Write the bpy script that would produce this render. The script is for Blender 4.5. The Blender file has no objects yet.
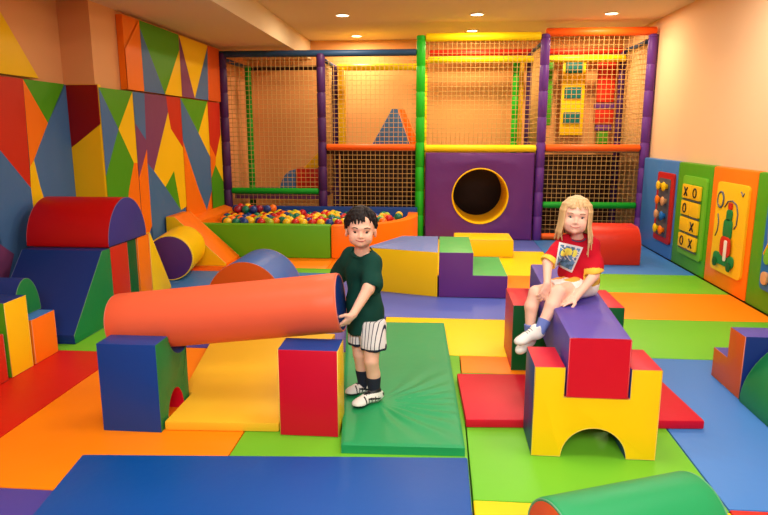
import bpy, bmesh, math, random
import numpy as np
from mathutils import Vector, Matrix
PI = math.pi
random.seed(7)
SC = bpy.context.scene
COL = SC.collection

# ------------------------------------------------------------------ materials
def lin(c):
    return tuple(((v/255.0)/12.92 if v/255.0 <= 0.04045 else (((v/255.0)+0.055)/1.055)**2.4) for v in c)
MATS = {}
def mat(name, rgb, rough=0.4, bump=0.0, scale=6.0, spec=0.5, metal=0.0, emit=0.0, fine=0.0, vary=0.0):
    if name in MATS: return MATS[name]
    m = bpy.data.materials.new(name); m.use_nodes = True
    nt = m.node_tree; b = nt.nodes['Principled BSDF']
    col = lin(rgb)+(1,)
    b.inputs['Base Color'].default_value = col
    b.inputs['Roughness'].default_value = rough
    b.inputs['Metallic'].default_value = metal
    b.inputs['Specular IOR Level'].default_value = spec
    if emit > 0:
        b.inputs['Emission Color'].default_value = col
        b.inputs['Emission Strength'].default_value = emit
    if bump > 0 or vary > 0:
        tc = nt.nodes.new('ShaderNodeTexCoord')
        n = nt.nodes.new('ShaderNodeTexNoise'); n.inputs['Scale'].default_value = scale
        n.inputs['Detail'].default_value = 3.0
        nt.links.new(tc.outputs['Object'], n.inputs['Vector'])
        if bump > 0:
            bp = nt.nodes.new('ShaderNodeBump'); bp.inputs['Strength'].default_value = bump
            bp.inputs['Distance'].default_value = 0.03
            nt.links.new(n.outputs['Fac'], bp.inputs['Height'])
            last = bp
            if fine > 0:
                n2 = nt.nodes.new('ShaderNodeTexNoise'); n2.inputs['Scale'].default_value = 180
                nt.links.new(tc.outputs['Object'], n2.inputs['Vector'])
                b2 = nt.nodes.new('ShaderNodeBump'); b2.inputs['Strength'].default_value = fine
                b2.inputs['Distance'].default_value = 0.001
                nt.links.new(n2.outputs['Fac'], b2.inputs['Height'])
                nt.links.new(bp.outputs['Normal'], b2.inputs['Normal']); last = b2
            nt.links.new(last.outputs['Normal'], b.inputs['Normal'])
        if vary > 0:
            mx = nt.nodes.new('ShaderNodeMixRGB'); mx.blend_type = 'MIX'
            mx.inputs['Color1'].default_value = col
            mx.inputs['Color2'].default_value = tuple(v*0.7 for v in col[:3])+(1,)
            ml = nt.nodes.new('ShaderNodeMath'); ml.operation = 'MULTIPLY'; ml.inputs[1].default_value = vary
            nt.links.new(n.outputs['Fac'], ml.inputs[0])
            nt.links.new(ml.outputs[0], mx.inputs['Fac'])
            nt.links.new(mx.outputs['Color'], b.inputs['Base Color'])
    MATS[name] = m
    return m
def vinyl(name, rgb, rough=0.44, bump=0.13, scale=5.0):
    return mat('vinyl_'+name, rgb, rough, bump, scale, 0.24, fine=0.25)
V = {}
for k, c in dict(red=(206,10,42), floor_red=(206,32,14), coral=(242,104,66), orange=(250,124,10), floor_orange=(255,138,8),
                 burnt=(222,92,22), yellow=(250,204,12), floor_yellow=(255,212,4), slab_yellow=(238,186,42),
                 green=(24,128,66), mat_green=(34,150,88), lime=(112,190,44), pool_green=(98,178,22), leaf=(78,160,24),
                 dark_green=(4,92,44), navy=(20,50,122), mat_blue=(0,78,160), blue=(24,66,144), sky=(66,126,198), azure=(64,106,178),
                 steel=(72,116,168), purple=(82,68,166), plum=(104,52,132), deep_plum=(84,40,108), maroon=(138,16,20), pink=(200,70,84),
                 brick=(204,44,22), floor_purple=(78,70,160), floor_indigo=(90,104,190), mauve=(126,66,112),
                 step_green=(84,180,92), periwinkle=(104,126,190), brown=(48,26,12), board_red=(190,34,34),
                 slate=(88,92,104), crimson=(188,8,12), end_indigo=(58,54,138), tan=(216,160,110), board_yellow=(246,196,30), board_blue=(30,110,190), teal=(20,110,110),
                 white=(235,232,222), black=(18,18,20)).items():
    V[k] = vinyl(k, c)
M_WALL = mat('painted_plaster', (240,200,156), 0.75, 0.05, 3, 0.25)
M_WALL_SHADED = mat('shaded_plaster_left', (234,172,114), 0.75, 0.05, 3, 0.25)  # wall plaster with the left side's shade put into its colour
M_WALLB = mat('painted_plaster_orange', (236,172,106), 0.75, 0.05, 3, 0.25)
M_CEIL = mat('ceiling_paint', (226,205,170), 0.85, 0.03, 2, 0.2)
M_SUB = mat('grey_subfloor', (90,80,70), 0.8)
M_NET = mat('net_cord', (206,164,96), 0.8)
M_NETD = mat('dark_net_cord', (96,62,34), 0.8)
M_METAL = mat('lamp_trim', (235,225,205), 0.3, metal=0.3)
M_LAMP = mat('lamp_glow', (255,240,205), 0.5, emit=9.0)

# ------------------------------------------------------------------ object helpers
def link(name, me, parent=None):
    o = bpy.data.objects.new(name, me); COL.objects.link(o)
    if parent is not None: o.parent = parent
    return o
def tag(o, label=None, cat=None, group=None, kind=None):
    if label: o['label'] = label
    if cat: o['category'] = cat
    if group: o['group'] = group
    if kind: o['kind'] = kind
    return o
def empty(name, loc, label=None, cat=None, group=None, kind=None):
    o = bpy.data.objects.new(name, None); COL.objects.link(o); o.location = loc
    o.empty_display_size = 0.1
    return tag(o, label, cat, group, kind)
def mesh_obj(name, bm, mats, parent=None, smooth=False, loc=None):
    me = bpy.data.meshes.new(name); bm.normal_update(); bm.to_mesh(me); bm.free()
    if not isinstance(mats, (list, tuple)): mats = [mats]
    for m in mats: me.materials.append(m)
    if smooth:
        for p in me.polygons: p.use_smooth = True
    o = link(name, me, parent)
    if loc is not None:
        me.transform(Matrix.Translation(-Vector(loc)))
        o.location = loc
    return o
def smooth_angle(o, deg=40):
    me = o.data
    for p in me.polygons: p.use_smooth = True
    bm = bmesh.new(); bm.from_mesh(me)
    for e in bm.edges:
        if len(e.link_faces) == 2 and e.calc_face_angle(0) > math.radians(deg): e.smooth = False
    bm.to_mesh(me); bm.free()
def box_bm(bm, x0, x1, y0, y1, z0, z1, mi=0):
    vs = [bm.verts.new((x, y, z)) for x in (x0, x1) for y in (y0, y1) for z in (z0, z1)]
    F = [(0,1,3,2),(4,6,7,5),(0,4,5,1),(2,3,7,6),(0,2,6,4),(1,5,7,3)]
    for f in F:
        fc = bm.faces.new([vs[i] for i in f]); fc.material_index = mi
    return vs
def bevel_all(bm, off, seg=2, ang=30):
    es = [e for e in bm.edges if len(e.link_faces) == 2 and e.calc_face_angle(0) > math.radians(ang)]
    if es: bmesh.ops.bevel(bm, geom=es, offset=off, segments=seg, profile=0.6, affect='EDGES', clamp_overlap=True, material=-1)
def box(name, x0, x1, y0, y1, z0, z1, m, parent=None, bev=0.0, seg=2):
    bm = bmesh.new(); box_bm(bm, x0, x1, y0, y1, z0, z1)
    bmesh.ops.recalc_face_normals(bm, faces=bm.faces)
    if bev: bevel_all(bm, bev, seg)
    c = ((x0+x1)/2, (y0+y1)/2, z0)
    o = mesh_obj(name, bm, m, parent, False, None if parent is not None else c)
    if bev: smooth_angle(o)
    return o
def tube_bm(bm, pts, r, n=8, closed=False, cap=True, mi=0):
    pts = [Vector(p) for p in pts]; N = len(pts); rings = []
    up0 = None
    for i, p in enumerate(pts):
        a = pts[(i-1) % N] if (closed or i > 0) else p
        b = pts[(i+1) % N] if (closed or i < N-1) else p
        t = (b-a)
        if t.length < 1e-9: t = Vector((0,0,1))
        t.normalize()
        if up0 is None:
            up0 = Vector((0,0,1)) if abs(t.z) < 0.9 else Vector((1,0,0))
        u = (up0 - t*up0.dot(t))
        if u.length < 1e-6: u = t.orthogonal()
        u.normalize(); up0 = u; w = t.cross(u)
        rr = r[i] if isinstance(r, (list, tuple)) else r
        rings.append([bm.verts.new(p + (u*math.cos(k*2*PI/n) + w*math.sin(k*2*PI/n))*rr) for k in range(n)])
    for i in range(N if closed else N-1):
        A, B = rings[i], rings[(i+1) % N]
        for k in range(n):
            f = bm.faces.new([A[k], A[(k+1) % n], B[(k+1) % n], B[k]]); f.material_index = mi; f.smooth = True
    if cap and not closed:
        bm.faces.new(list(reversed(rings[0]))).material_index = mi
        bm.faces.new(rings[-1]).material_index = mi
def tube(name, pts, r, m, parent=None, n=8, closed=False, loc=None):
    bm = bmesh.new(); tube_bm(bm, pts, r, n, closed)
    return mesh_obj(name, bm, m, parent, False, loc)

def seam_colour(m): return m
M_SEAM = {}
def seam_mat(m):
    if m.name in M_SEAM: return M_SEAM[m.name]
    c = m.node_tree.nodes['Principled BSDF'].inputs['Base Color'].default_value
    s = bpy.data.materials.new(m.name+'_piping'); s.use_nodes = True
    b = s.node_tree.nodes['Principled BSDF']
    b.inputs['Base Color'].default_value = tuple(min(1, v*0.8+0.10) for v in c[:3])+(1,)
    b.inputs['Roughness'].default_value = 0.45
    M_SEAM[m.name] = s
    return s

def foam(name, prof, axis, a, b, cap0, cap1, side, label=None, cat='foam block', group=None, bev=0.008, piping=True, parent=None, xf=None, loc=None):
    """prism: 2D outline prof swept along axis from a to b. side: a material, or a function (mid, normal2d) -> material"""
    def P(u, v, w):
        if axis == 'x': q = (w, u, v)
        elif axis == 'y': q = (u, w, v)
        else: q = (u, v, w)
        return Vector(q) if xf is None else xf @ Vector(q)
    bm = bmesh.new(); mats = []
    def mi(m):
        if m not in mats: mats.append(m)
        return mats.index(m)
    n = len(prof)
    A = [bm.verts.new(P(u, v, a)) for u, v in prof]; B = [bm.verts.new(P(u, v, b)) for u, v in prof]
    bm.faces.new(A).material_index = mi(cap0); bm.faces.new(B).material_index = mi(cap1)
    area = sum(prof[i][0]*prof[(i+1) % n][1]-prof[(i+1) % n][0]*prof[i][1] for i in range(n))
    for i in range(n):
        j = (i+1) % n
        du, dv = prof[j][0]-prof[i][0], prof[j][1]-prof[i][1]
        nn = (dv, -du) if area > 0 else (-dv, du)
        L = math.hypot(*nn) or 1
        nn = (nn[0]/L, nn[1]/L)
        mm = side(((prof[i][0]+prof[j][0])/2, (prof[i][1]+prof[j][1])/2), nn) if callable(side) and not isinstance(side, bpy.types.Material) else side
        bm.faces.new([A[i], A[j], B[j], B[i]]).material_index = mi(mm)
    bmesh.ops.recalc_face_normals(bm, faces=bm.faces)
    if bev: bevel_all(bm, bev, 2, 32)
    zs = min(v.co.z for v in bm.verts)
    xs = [v.co.x for v in bm.verts]; ys = [v.co.y for v in bm.verts]
    c = loc or ((min(xs)+max(xs))/2, (min(ys)+max(ys))/2, zs)
    o = mesh_obj(name, bm, mats, parent, False, None if parent is not None else c)
    smooth_angle(o, 32)
    if label: tag(o, label, cat, group)
    if piping:
        for w, m in ((a, cap0), (b, cap1)):
            s = 1 if w == a else -1
            w2 = w + (0.0025 if w == min(a, b) else -0.0025)
            # inset outline slightly so the piping rides on the bevelled edge
            pts = [P(u, v, w2) for u, v in prof]
            cen = sum(pts, Vector())/len(pts)
            bm2 = bmesh.new()
            pts2 = []
            for i in range(n):
                p0, p1 = Vector(prof[i-1]), Vector(prof[i]); p2 = Vector(prof[(i+1) % n])
                e1 = (p1-p0).normalized(); e2 = (p2-p1).normalized()
                n1 = Vector((-e1.y, e1.x)); n2 = Vector((-e2.y, e2.x))
                if area < 0: n1, n2 = -n1, -n2
                nn = (n1+n2)
                nn = nn/max(0.5, nn.length_squared/2) if nn.length > 1e-4 else n1
                q = p1+nn*0.0028
                pts2.append(P(q.x, q.y, w2))
            tube_bm(bm2, pts2, 0.0028, 5, closed=True)
            po = mesh_obj('piping', bm2, seam_mat(m), o)
            if parent is None: po.data.transform(Matrix.Translation(-Vector(c)))
    return o
def by_normal(up=None, left=None, right=None, down=None, other=None):
    """side colouring for a prism: outline normals -> material (u is left/right, v is up)"""
    def f(mid, n):
        if n[1] > 0.7 and up: return up
        if n[1] < -0.7 and down: return down
        if n[0] < -0.7 and left: return left
        if n[0] > 0.7 and right: return right
        return other or up
    return f
def rect(u0, u1, v0, v1): return [(u0, v0), (u1, v0), (u1, v1), (u0, v1)]
def arc(cu, cv, r, a0, a1, n, rv=None):
    rv = rv or r
    return [(cu+r*math.cos(math.radians(a0+(a1-a0)*i/n)), cv+rv*math.sin(math.radians(a0+(a1-a0)*i/n))) for i in range(n+1)]

# ------------------------------------------------------------------ room shell
def struct(name, x0, x1, y0, y1, z0, z1, m):
    o = box(name, x0, x1, y0, y1, z0, z1, m); o['kind'] = 'structure'; return o
YB, YF = 10.62, -2.6
struct('floor', -3.6, 3.0, YF, YB, -0.14, -0.04, M_SUB)
struct('ceiling', -3.6, 3.0, YF-0.1, YB+0.1, 2.95, 3.05, M_CEIL)
struct('wall_back', -3.6, 3.0, YB, YB+0.12, -0.04, 2.95, M_WALLB)
struct('wall_right', 2.84, 3.0, YF, YB, -0.04, 2.95, M_WALL)
struct('wall_front', -3.6, 3.0, YF-0.12, YF, -0.04, 2.95, M_WALL)
o = foam('wall_left', [(-3.6, YF), (-3.46, YF), (-3.46, 5.75), (-3.16, 5.75), (-3.16, YB), (-3.6, YB)], 'z', -0.04, 2.95, M_WALL_SHADED, M_WALL_SHADED, M_WALL_SHADED, bev=0, piping=False)
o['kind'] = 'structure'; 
o = foam('trim_1', [(-3.16, 5.3), (-2.06, 5.3), (-2.12, YB), (-3.16, YB)], 'z', 2.66, 2.949, M_CEIL, M_CEIL, M_CEIL, bev=0, piping=False)
o['kind'] = 'structure'
o = foam('trim_2', [(-3.46, 3.6), (-2.04, 3.6), (-2.06, 5.3), (-3.46, 5.3)], 'z', 2.66, 2.949, M_CEIL, M_CEIL, M_CEIL, bev=0, piping=False)
o['kind'] = 'structure'

# ceiling downlights
def downlight(x, y, label, z=2.95, power=40, col=(1.0, 0.86, 0.66)):
    e = empty('ceiling_light', (x, y, z), label, 'ceiling light', 'recessed ceiling lights')
    bm = bmesh.new(); tube_bm(bm, [(0.085*math.cos(t*2*PI/28), 0.085*math.sin(t*2*PI/28), -0.004) for t in range(28)], 0.010, 8, closed=True)
    mesh_obj('trim_ring', bm, M_METAL, e)
    bm = bmesh.new(); bmesh.ops.create_circle(bm, cap_ends=True, radius=0.08, segments=28, matrix=Matrix.Translation((0, 0, -0.006)))
    bmesh.ops.reverse_faces(bm, faces=bm.faces)
    mesh_obj('diffuser', bm, M_LAMP, e)
    return e
def area(x, y, z, size, power, col, rot=(0, 0, 0), shape='DISK', sy=None, spread=None):
    l = bpy.data.lights.new('lamp', 'AREA'); l.shape = shape; l.size = size
    if sy: l.size_y = sy
    l.energy = power; l.color = col
    if spread: l.spread = spread
    ob = bpy.data.objects.new('lamp', l); COL.objects.link(ob); ob.location = (x, y, z); ob.rotation_euler = rot
    return ob
WARM = (1.0, 0.80, 0.56); SOFT = (1.0, 0.93, 0.84)
LP = [(-1.25, 8.36, 'round ceiling light left of centre in front of the blue top rail', 26),
      (-1.30, 10.12, 'small ceiling light glowing behind the blue top rail', 26),
      (0.44, 8.44, 'round ceiling light above the yellow top rail', 26),
      (2.10, 8.52, 'rightmost ceiling light, above the orange top rail', 26)]
for x, y, lab, pw in LP:
    downlight(x, y, lab); area(x, y, 2.925, 0.22, pw, WARM)
for x, y in [(0.44, 9.75), (2.10, 9.75)]:
    downlight(x, y, 'ceiling light hidden behind the %s top rail' % ('yellow' if x < 1 else 'orange')); area(x, y, 2.925, 0.2, 27, (1.0, .72, .42))
for x, y, pw in [(0.5, 5.9, 26), (1.9, 5.6, 34), (-0.9, 4.9, 18), (0.3, 3.0, 26), (1.7, 2.4, 26), (-1.2, 2.2, 22)]:
    area(x, y, 2.93, 0.7, pw, SOFT)
area(0.2, -0.9, 2.85, 2.4, 190, (1.0, 0.96, 0.92), (math.radians(30), 0, 0), 'RECTANGLE', 1.4, math.radians(125))  # unseen soft key light added behind the camera, not a downlight

# ------------------------------------------------------------------ floor mats
def floor_mat(x0, x1, y0, y1, m, label):
    g = 0.003
    o = box('floor_mat', x0+g, x1-g, y0+g, y1-g, -0.04, 0.0, V[m], None, 0.006)
    tag(o, label, 'floor mat'); return o
floor_mat(-3.42, -2.17, 2.0, 4.02, 'floor_red', 'flat red floor mat in front of the big blue ramp')
floor_mat(-2.17, -0.97, 2.33, 4.15, 'floor_orange', 'orange floor mat under the upright blue and green block at left')
floor_mat(-3.42, 0.16, 0.9, 2.33, 'floor_purple', 'purple floor mat at the bottom left corner, mostly under the blue mat')
floor_mat(-0.97, 0.16, 2.33, 4.15, 'lime', 'light green floor mat showing below the upright red foam block')
floor_mat(0.16, 1.19, 2.41, 3.84, 'lime', 'light green floor mat below the yellow front block of the bench')
floor_mat(0.16, 1.19, 0.9, 2.41, 'floor_yellow', 'yellow floor mat strip at the bottom beside the green cylinder')
floor_mat(1.19, 2.74, 2.43, 4.21, 'sky', 'light blue floor mat right of the purple bench')
floor_mat(1.19, 2.74, 0.9, 2.43, 'floor_red', 'red floor mat at the bottom right corner')
floor_mat(0.16, 1.19, 3.84, 4.15, 'floor_orange', 'narrow orange floor mat behind the dark red mat')
floor_mat(-0.42, 1.19, 4.15, 5.03, 'floor_yellow', 'bright yellow floor mat behind the thin green mat')
floor_mat(-2.17, -0.42, 4.15, 5.03, 'floor_purple', 'purple floor mat under the far side of the coral roll')
floor_mat(-3.42, -2.17, 4.02, 5.6, 'lime', 'light green floor mat beside the foot of the blue ramp')
floor_mat(-1.15, 1.19, 5.03, 6.1, 'floor_indigo', 'indigo blue floor mat in front of the purple steps')
floor_mat(-2.95, -1.15, 5.63, 6.62, 'sky', 'light blue floor mat beneath the purple and yellow cylinder')
floor_mat(-2.17, -1.15, 5.03, 5.63, 'sky', 'light blue floor mat beneath the blue half cylinder')
floor_mat(-1.95, -0.6, 6.62, 6.85, 'lime', 'thin green floor mat strip in front of the ball pit')
floor_mat(-3.1, -1.95, 6.62, 6.85, 'burnt', 'orange floor strip under the tip of the orange ramp')
floor_mat(-3.1, -1.24, 6.85, 9.0, 'floor_orange', 'orange floor mat along the green ball pit wall')
floor_mat(-1.24, -0.3, 6.85, 9.0, 'floor_orange', 'orange floor mat at the curved orange ball pit corner')
floor_mat(-1.15, 0.6, 6.1, 6.62, 'floor_indigo', 'indigo floor mat behind the purple steps')
floor_mat(-0.6, 0.6, 6.62, 6.85, 'floor_yellow', 'yellow floor strip between the steps and the yellow block')
floor_mat(-0.3, 0.6, 6.85, 9.0, 'floor_yellow', 'yellow floor mat under the yellow block at the tunnel')
floor_mat(0.6, 1.19, 6.1, 6.68, 'floor_orange', 'small orange floor mat behind the bench, left of the girl')
floor_mat(0.6, 1.34, 6.68, 8.1, 'floor_yellow', 'yellow floor mat right of the yellow block')
floor_mat(0.6, 1.34, 8.1, 9.0, 'floor_indigo', 'indigo floor mat at the foot of the tunnel panel')
floor_mat(1.34, 2.74, 6.85, 9.0, 'sky', 'blue floor mat beneath the red half round block')
floor_mat(1.34, 2.74, 6.03, 6.85, 'lime', 'far light green floor mat in front of the blue one at right')
floor_mat(1.19, 2.74, 5.14, 6.03, 'floor_orange', 'wide orange floor mat at right between two light green mats')
floor_mat(1.19, 2.74, 4.21, 5.14, 'lime', 'light green floor mat right of the girl, in front of the wide orange mat')
floor_mat(1.19, 1.34, 6.03, 6.68, 'lime', 'thin light green floor strip behind the girl')

# thick mats lying on the floor mats
def slab(prof, m, label, h=0.05, side=None, piping=True):
    o = foam('exercise_mat', prof, 'z', 0.001, h, V[m], V[m], V[side or m], label, 'mat', bev=0.010, piping=False)
    return o
slab([(-1.50, 1.75), (0.15, 1.85), (0.15, 2.67), (-1.61, 2.545)], 'mat_blue', 'large blue mat at the bottom edge of the photo')
slab([(-1.378, 2.90), (-0.79, 2.93), (-0.79, 3.5), (-0.74, 4.40), (-1.62, 4.32), (-1.44, 3.29), (-1.378, 3.27)], 'slab_yellow', 'yellow mat lying under the coral roll between the blue and red blocks')
slab([(0.158, 3.062), (1.378, 3.150), (1.335, 3.76), (0.128, 3.70)], 'red', 'dark red mat lying across under the purple bench', h=0.048)

# the green mat with radial folds
def green_mat():
    bm = bmesh.new(); NX, NY = 96, 190
    quad = [(-0.442, 2.745), (0.142, 2.765), (0.056, 4.75), (-0.70, 4.715)]
    c = Vector((-0.32, 3.25)); rnd = random.Random(5)
    folds = [(math.radians(a), w, h) for a, w, h in
             [(-68, .05, .004), (-50, .045, .006), (-36, .05, .0055), (-22, .04, .007), (-8, .05, .006), (4, .035, .0065), (16, .04, .007), (30, .045, .005), (44, .05, .005), (60, .06, .003)]]
    def hz(x, y):
        d = Vector((x, y))-c; r = d.length; a = math.atan2(d.y, d.x)*1.0+0.05*math.sin(r*9)
        z = 0
        for fa, w, h in folds:
            w2 = w*1.7
            z += h*math.exp(-((a-fa)/w2)**2)
            z -= h*0.35*math.exp(-((a-fa-w2*1.7)/w2)**2)
        z *= 1.7*(math.exp(-((r-0.20)/0.36)**2) if r > 0.20 else max(0, r/0.20)**1.5)
        z -= 0.004*math.exp(-(r/0.16)**2)
        z += 0.0008*math.sin(x*9+y*4)
        return z
    G = []
    for j in range(NY+1):
        row = []
        for i in range(NX+1):
            s, t = i/NX, j/NY
            x = (1-s)*(1-t)*quad[0][0]+s*(1-t)*quad[1][0]+s*t*quad[2][0]+(1-s)*t*quad[3][0]
            y = (1-s)*(1-t)*quad[0][1]+s*(1-t)*quad[1][1]+s*t*quad[2][1]+(1-s)*t*quad[3][1]
            ed = min(s*0.58, (1-s)*0.58, t*1.98, (1-t)*1.98)
            k = min(1, ed/0.02)
            z = 0.05 - 0.007*(1-k)**2 + hz(x, y)*min(1, ed/0.05)
            row.append(bm.verts.new((x, y, z)))
        G.append(row)
    for j in range(NY):
        for i in range(NX): bm.faces.new([G[j][i], G[j][i+1], G[j+1][i+1], G[j+1][i]])
    ring = [G[0][i] for i in range(NX+1)]+[G[j][NX] for j in range(1, NY+1)]+[G[NY][i] for i in range(NX-1, -1, -1)]+[G[j][0] for j in range(NY-1, 0, -1)]
    low = [bm.verts.new((v.co.x, v.co.y, 0.001)) for v in ring]
    n = len(ring)
    for i in range(n): bm.faces.new([ring[i], low[i], low[(i+1) % n], ring[(i+1) % n]])
    bm.faces.new(low)
    bmesh.ops.recalc_face_normals(bm, faces=bm.faces)
    o = mesh_obj('exercise_mat', bm, V['mat_green'], None, False, (-0.16, 3.7, 0.001)); smooth_angle(o, 40)
    tag(o, 'long green mat with creases around the boy\'s shoes', 'mat')
green_mat()

# ------------------------------------------------------------------ notched blocks, roll, bench
def notched_profile(u0, u1, h, n0, n1, nb, ac, ar, flat=False):
    """side outline of a notched bridge block: notch n0..n1 down to nb, arch of radius ar about ac"""
    p = [(u0, 0.001)]
    p += [(ac-ar, 0.001)] + [(ac+ar*math.cos(math.radians(a)), 0.001+ar*math.sin(math.radians(a))) for a in range(170, 9, -10)] + [(ac+ar, 0.001)]
    p += [(u1, 0.001), (u1, h), (n1, h)]
    if flat: p += [(n1, nb), (n0, nb)]
    else:
        cn = (n0+n1)/2; rn = (n1-n0)/2
        p += [(cn+rn*math.cos(math.radians(a)), h+(h-nb)*math.sin(math.radians(a))) for a in range(-10, -171, -12)]
    p += [(n0, h), (u0, h)]
    return p
# blue/green block at the left end of the roll: outline in y-z, swept in x
B = V
def lf(mid, n):
    if mid[1] < 0.18 and 2.96 < mid[0] < 3.18 and mid[1] > 0.002: return V['red']
    if n[0] < -0.7 and mid[0] < 2.95: return V['blue']
    if n[1] > 0.5 or mid[1] > 0.3: return V['blue']
    return V['blue']
foam('notched_foam_block', [(2.875, 0.001), (2.965, 0.001)]+[(3.07+0.105*math.cos(math.radians(a)), 0.001+0.16*math.sin(math.radians(a))) for a in range(170, 9, -10)]+[(3.175, 0.001), (3.245, 0.001), (3.245, 0.345)]+[(3.185+0.165*math.cos(math.radians(a)), 0.490+0.165*math.sin(math.radians(a))) for a in range(-68, -172, -13)]+[(3.02, 0.465), (2.875, 0.465)], 'x', -1.385, -1.69, V['green'], V['blue'], lf,
     'upright blue foam block with green side, under the left end of the coral roll', 'foam block')
def rf(mid, n):
    if n[0] < -0.7 and mid[0] < 2.95: return V['red']
    return V['blue']
foam('foam_block', rect(2.90, 3.085, 0.001, 0.455), 'x', -0.478, -0.778, V['yellow'], V['yellow'], rf,
     'upright red foam block with blue top, beside the boy\'s legs', 'foam block')

def roll(name, p0, p1, r, m, mcap0, mcap1, label, cat='foam roll', flat=0.0, n=56):
    p0, p1 = Vector(p0), Vector(p1); d = (p1-p0); L = d.length; d.normalize()
    up = Vector((0, 0, 1)); u = (up-d*up.dot(d)).normalized(); w = d.cross(u)
    bm = bmesh.new(); e = 0.012
    prof = [(0, r-e), (0.003, r-e*0.35), (e, r)]
    K = 10
    st = prof+[(e+(L-2*e)*k/K, r+0.0) for k in range(1, K)]+[(L-e, r), (L-0.003, r-e*0.35), (L, r-e)]
    rings = []
    for t, rr in st:
        rings.append([bm.verts.new(p0+d*t+(u*math.cos(k*2*PI/n)+w*math.sin(k*2*PI/n))*rr) for k in range(n)])
    for i in range(len(rings)-1):
        for k in range(n):
            f = bm.faces.new([rings[i][k], rings[i][(k+1) % n], rings[i+1][(k+1) % n], rings[i+1][k]]); f.material_index = 0
    bm.faces.new(list(reversed(rings[0]))).material_index = 1
    bm.faces.new(rings[-1]).material_index = 2
    bmesh.ops.recalc_face_normals(bm, faces=bm.faces)
    c = (p0+p1)/2
    o = mesh_obj(name, bm, [m, mcap0, mcap1], None, False, tuple(c)); smooth_angle(o, 60)
    for t in (0.002, L-0.002):
        bm = bmesh.new()
        tube_bm(bm, [p0-c+d*t+(u*math.cos(k*2*PI/n)+w*math.sin(k*2*PI/n))*(r-0.006) for k in range(n)], 0.0035, 6, closed=True)
        mesh_obj('piping', bm, seam_mat(m), o)
    tag(o, label, cat); return o
roll('foam_roll', (-1.728, 3.185, 0.480), (-0.503, 3.185, 0.622), 0.157, V['coral'], V['coral'], V['navy'],
     'long coral orange foam roll held up at one end by the boy')

# bench: front block, rear block, beam
def bench_profile(x0, x1, h, n0, n1, nb, ac, ar):
    return notched_profile(x0, x1, h, n0, n1, nb, ac, ar, True)
def bf(mid, n):
    if n[1] > 0.7 and mid[1] > 0.4: return V['red']
    if n[0] < -0.7: return V['blue']
    if n[0] > 0.7 and mid[0] > 1.0: return V['blue']
    if mid[1] < 0.2: return V['green']
    return V['red']
foam('arched_foam_block', bench_profile(0.452, 1.022, 0.445, 0.592, 0.885, 0.302, 0.738, 0.148), 'y', 2.80, 3.085, V['yellow'], V['yellow'], bf,
     'yellow arched foam block with red top at the near end of the purple beam', 'foam block', 'arched blocks under the purple bench')
def bf2(mid, n):
    if n[1] > 0.7 and mid[1] > 0.4: return V['red']
    if n[0] < -0.7 and mid[0] < 0.5: return V['pink']
    return V['dark_green']
foam('arched_foam_block', bench_profile(0.478, 1.16, 0.432, 0.632, 1.03, 0.285, 0.80, 0.14), 'y', 3.90, 4.36, V['dark_green'], V['dark_green'], bf2,
     'dark green foam block with red top at the far end of the purple beam', 'foam block', 'arched blocks under the purple bench')
def beam():
    bm = bmesh.new(); N = 40
    def sec(t):
        y = 2.792+t*(4.56-2.792); xl = 0.598+t*(0.67-0.598); xr = 0.874+t*(1.012-0.874); zt = 0.590-0.030*t; zb = 0.304-0.017*t
        return y, xl, xr, zt, zb
    rnd = random.Random(3)
    rings = []
    for i in range(N+1):
        t = i/N; y, xl, xr, zt, zb = sec(t)
        wr = 0.0035*(math.sin(t*31)+0.6*math.sin(t*57+1))*min(1, t*6)*(0.6 if t < .3 else 1)
        dip = -0.018*math.exp(-((y-3.66)/0.14)**2)
        b = 0.010
        pts = [(xl, zb), (xl, zt-b), (xl+b*0.3, zt-b*0.3), (xl+b, zt)]
        M = 10
        for k in range(1, M):
            s = k/M; x = xl+b+(xr-xl-2*b)*s
            pts.append((x, zt+(wr*math.sin(s*PI)+0.5*wr*math.sin(s*7+t*9))+dip*math.sin(s*PI)))
        pts += [(xr-b, zt), (xr-b*0.3, zt-b*0.3), (xr, zt-b), (xr, zb)]
        rings.append([bm.verts.new((x, y, z)) for x, z in pts])
    n = len(rings[0])
    for i in range(N):
        for k in range(n):
            bm.faces.new([rings[i][k], rings[i][(k+1) % n], rings[i+1][(k+1) % n], rings[i+1][k]]).material_index = 0
    f = bm.faces.new(rings[0]); f.material_index = 1
    f = bm.faces.new(rings[-1]); f.material_index = 1
    bmesh.ops.recalc_face_normals(bm, faces=bm.faces)
    o = mesh_obj('balance_beam', bm, [V['purple'], V['red']], None, False, (0.79, 3.69, 0.287)); smooth_angle(o, 40)
    tag(o, 'purple padded beam with red end face that the girl sits on', 'foam beam')
    y, xl, xr, zt, zb = sec(0)
    bm = bmesh.new(); q = [(xl+.003, y+.002, zb+.003), (xr-.003, y+.002, zb+.003), (xr-.003, y+.002, zt-.003), (xl+.003, y+.002, zt-.003)]
    tube_bm(bm, [(a-0.79, b-3.69, c-0.287) for a, b, c in q], 0.003, 5, closed=True)
    mesh_obj('piping', bm, seam_mat(V['red']), o)
beam()

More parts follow.
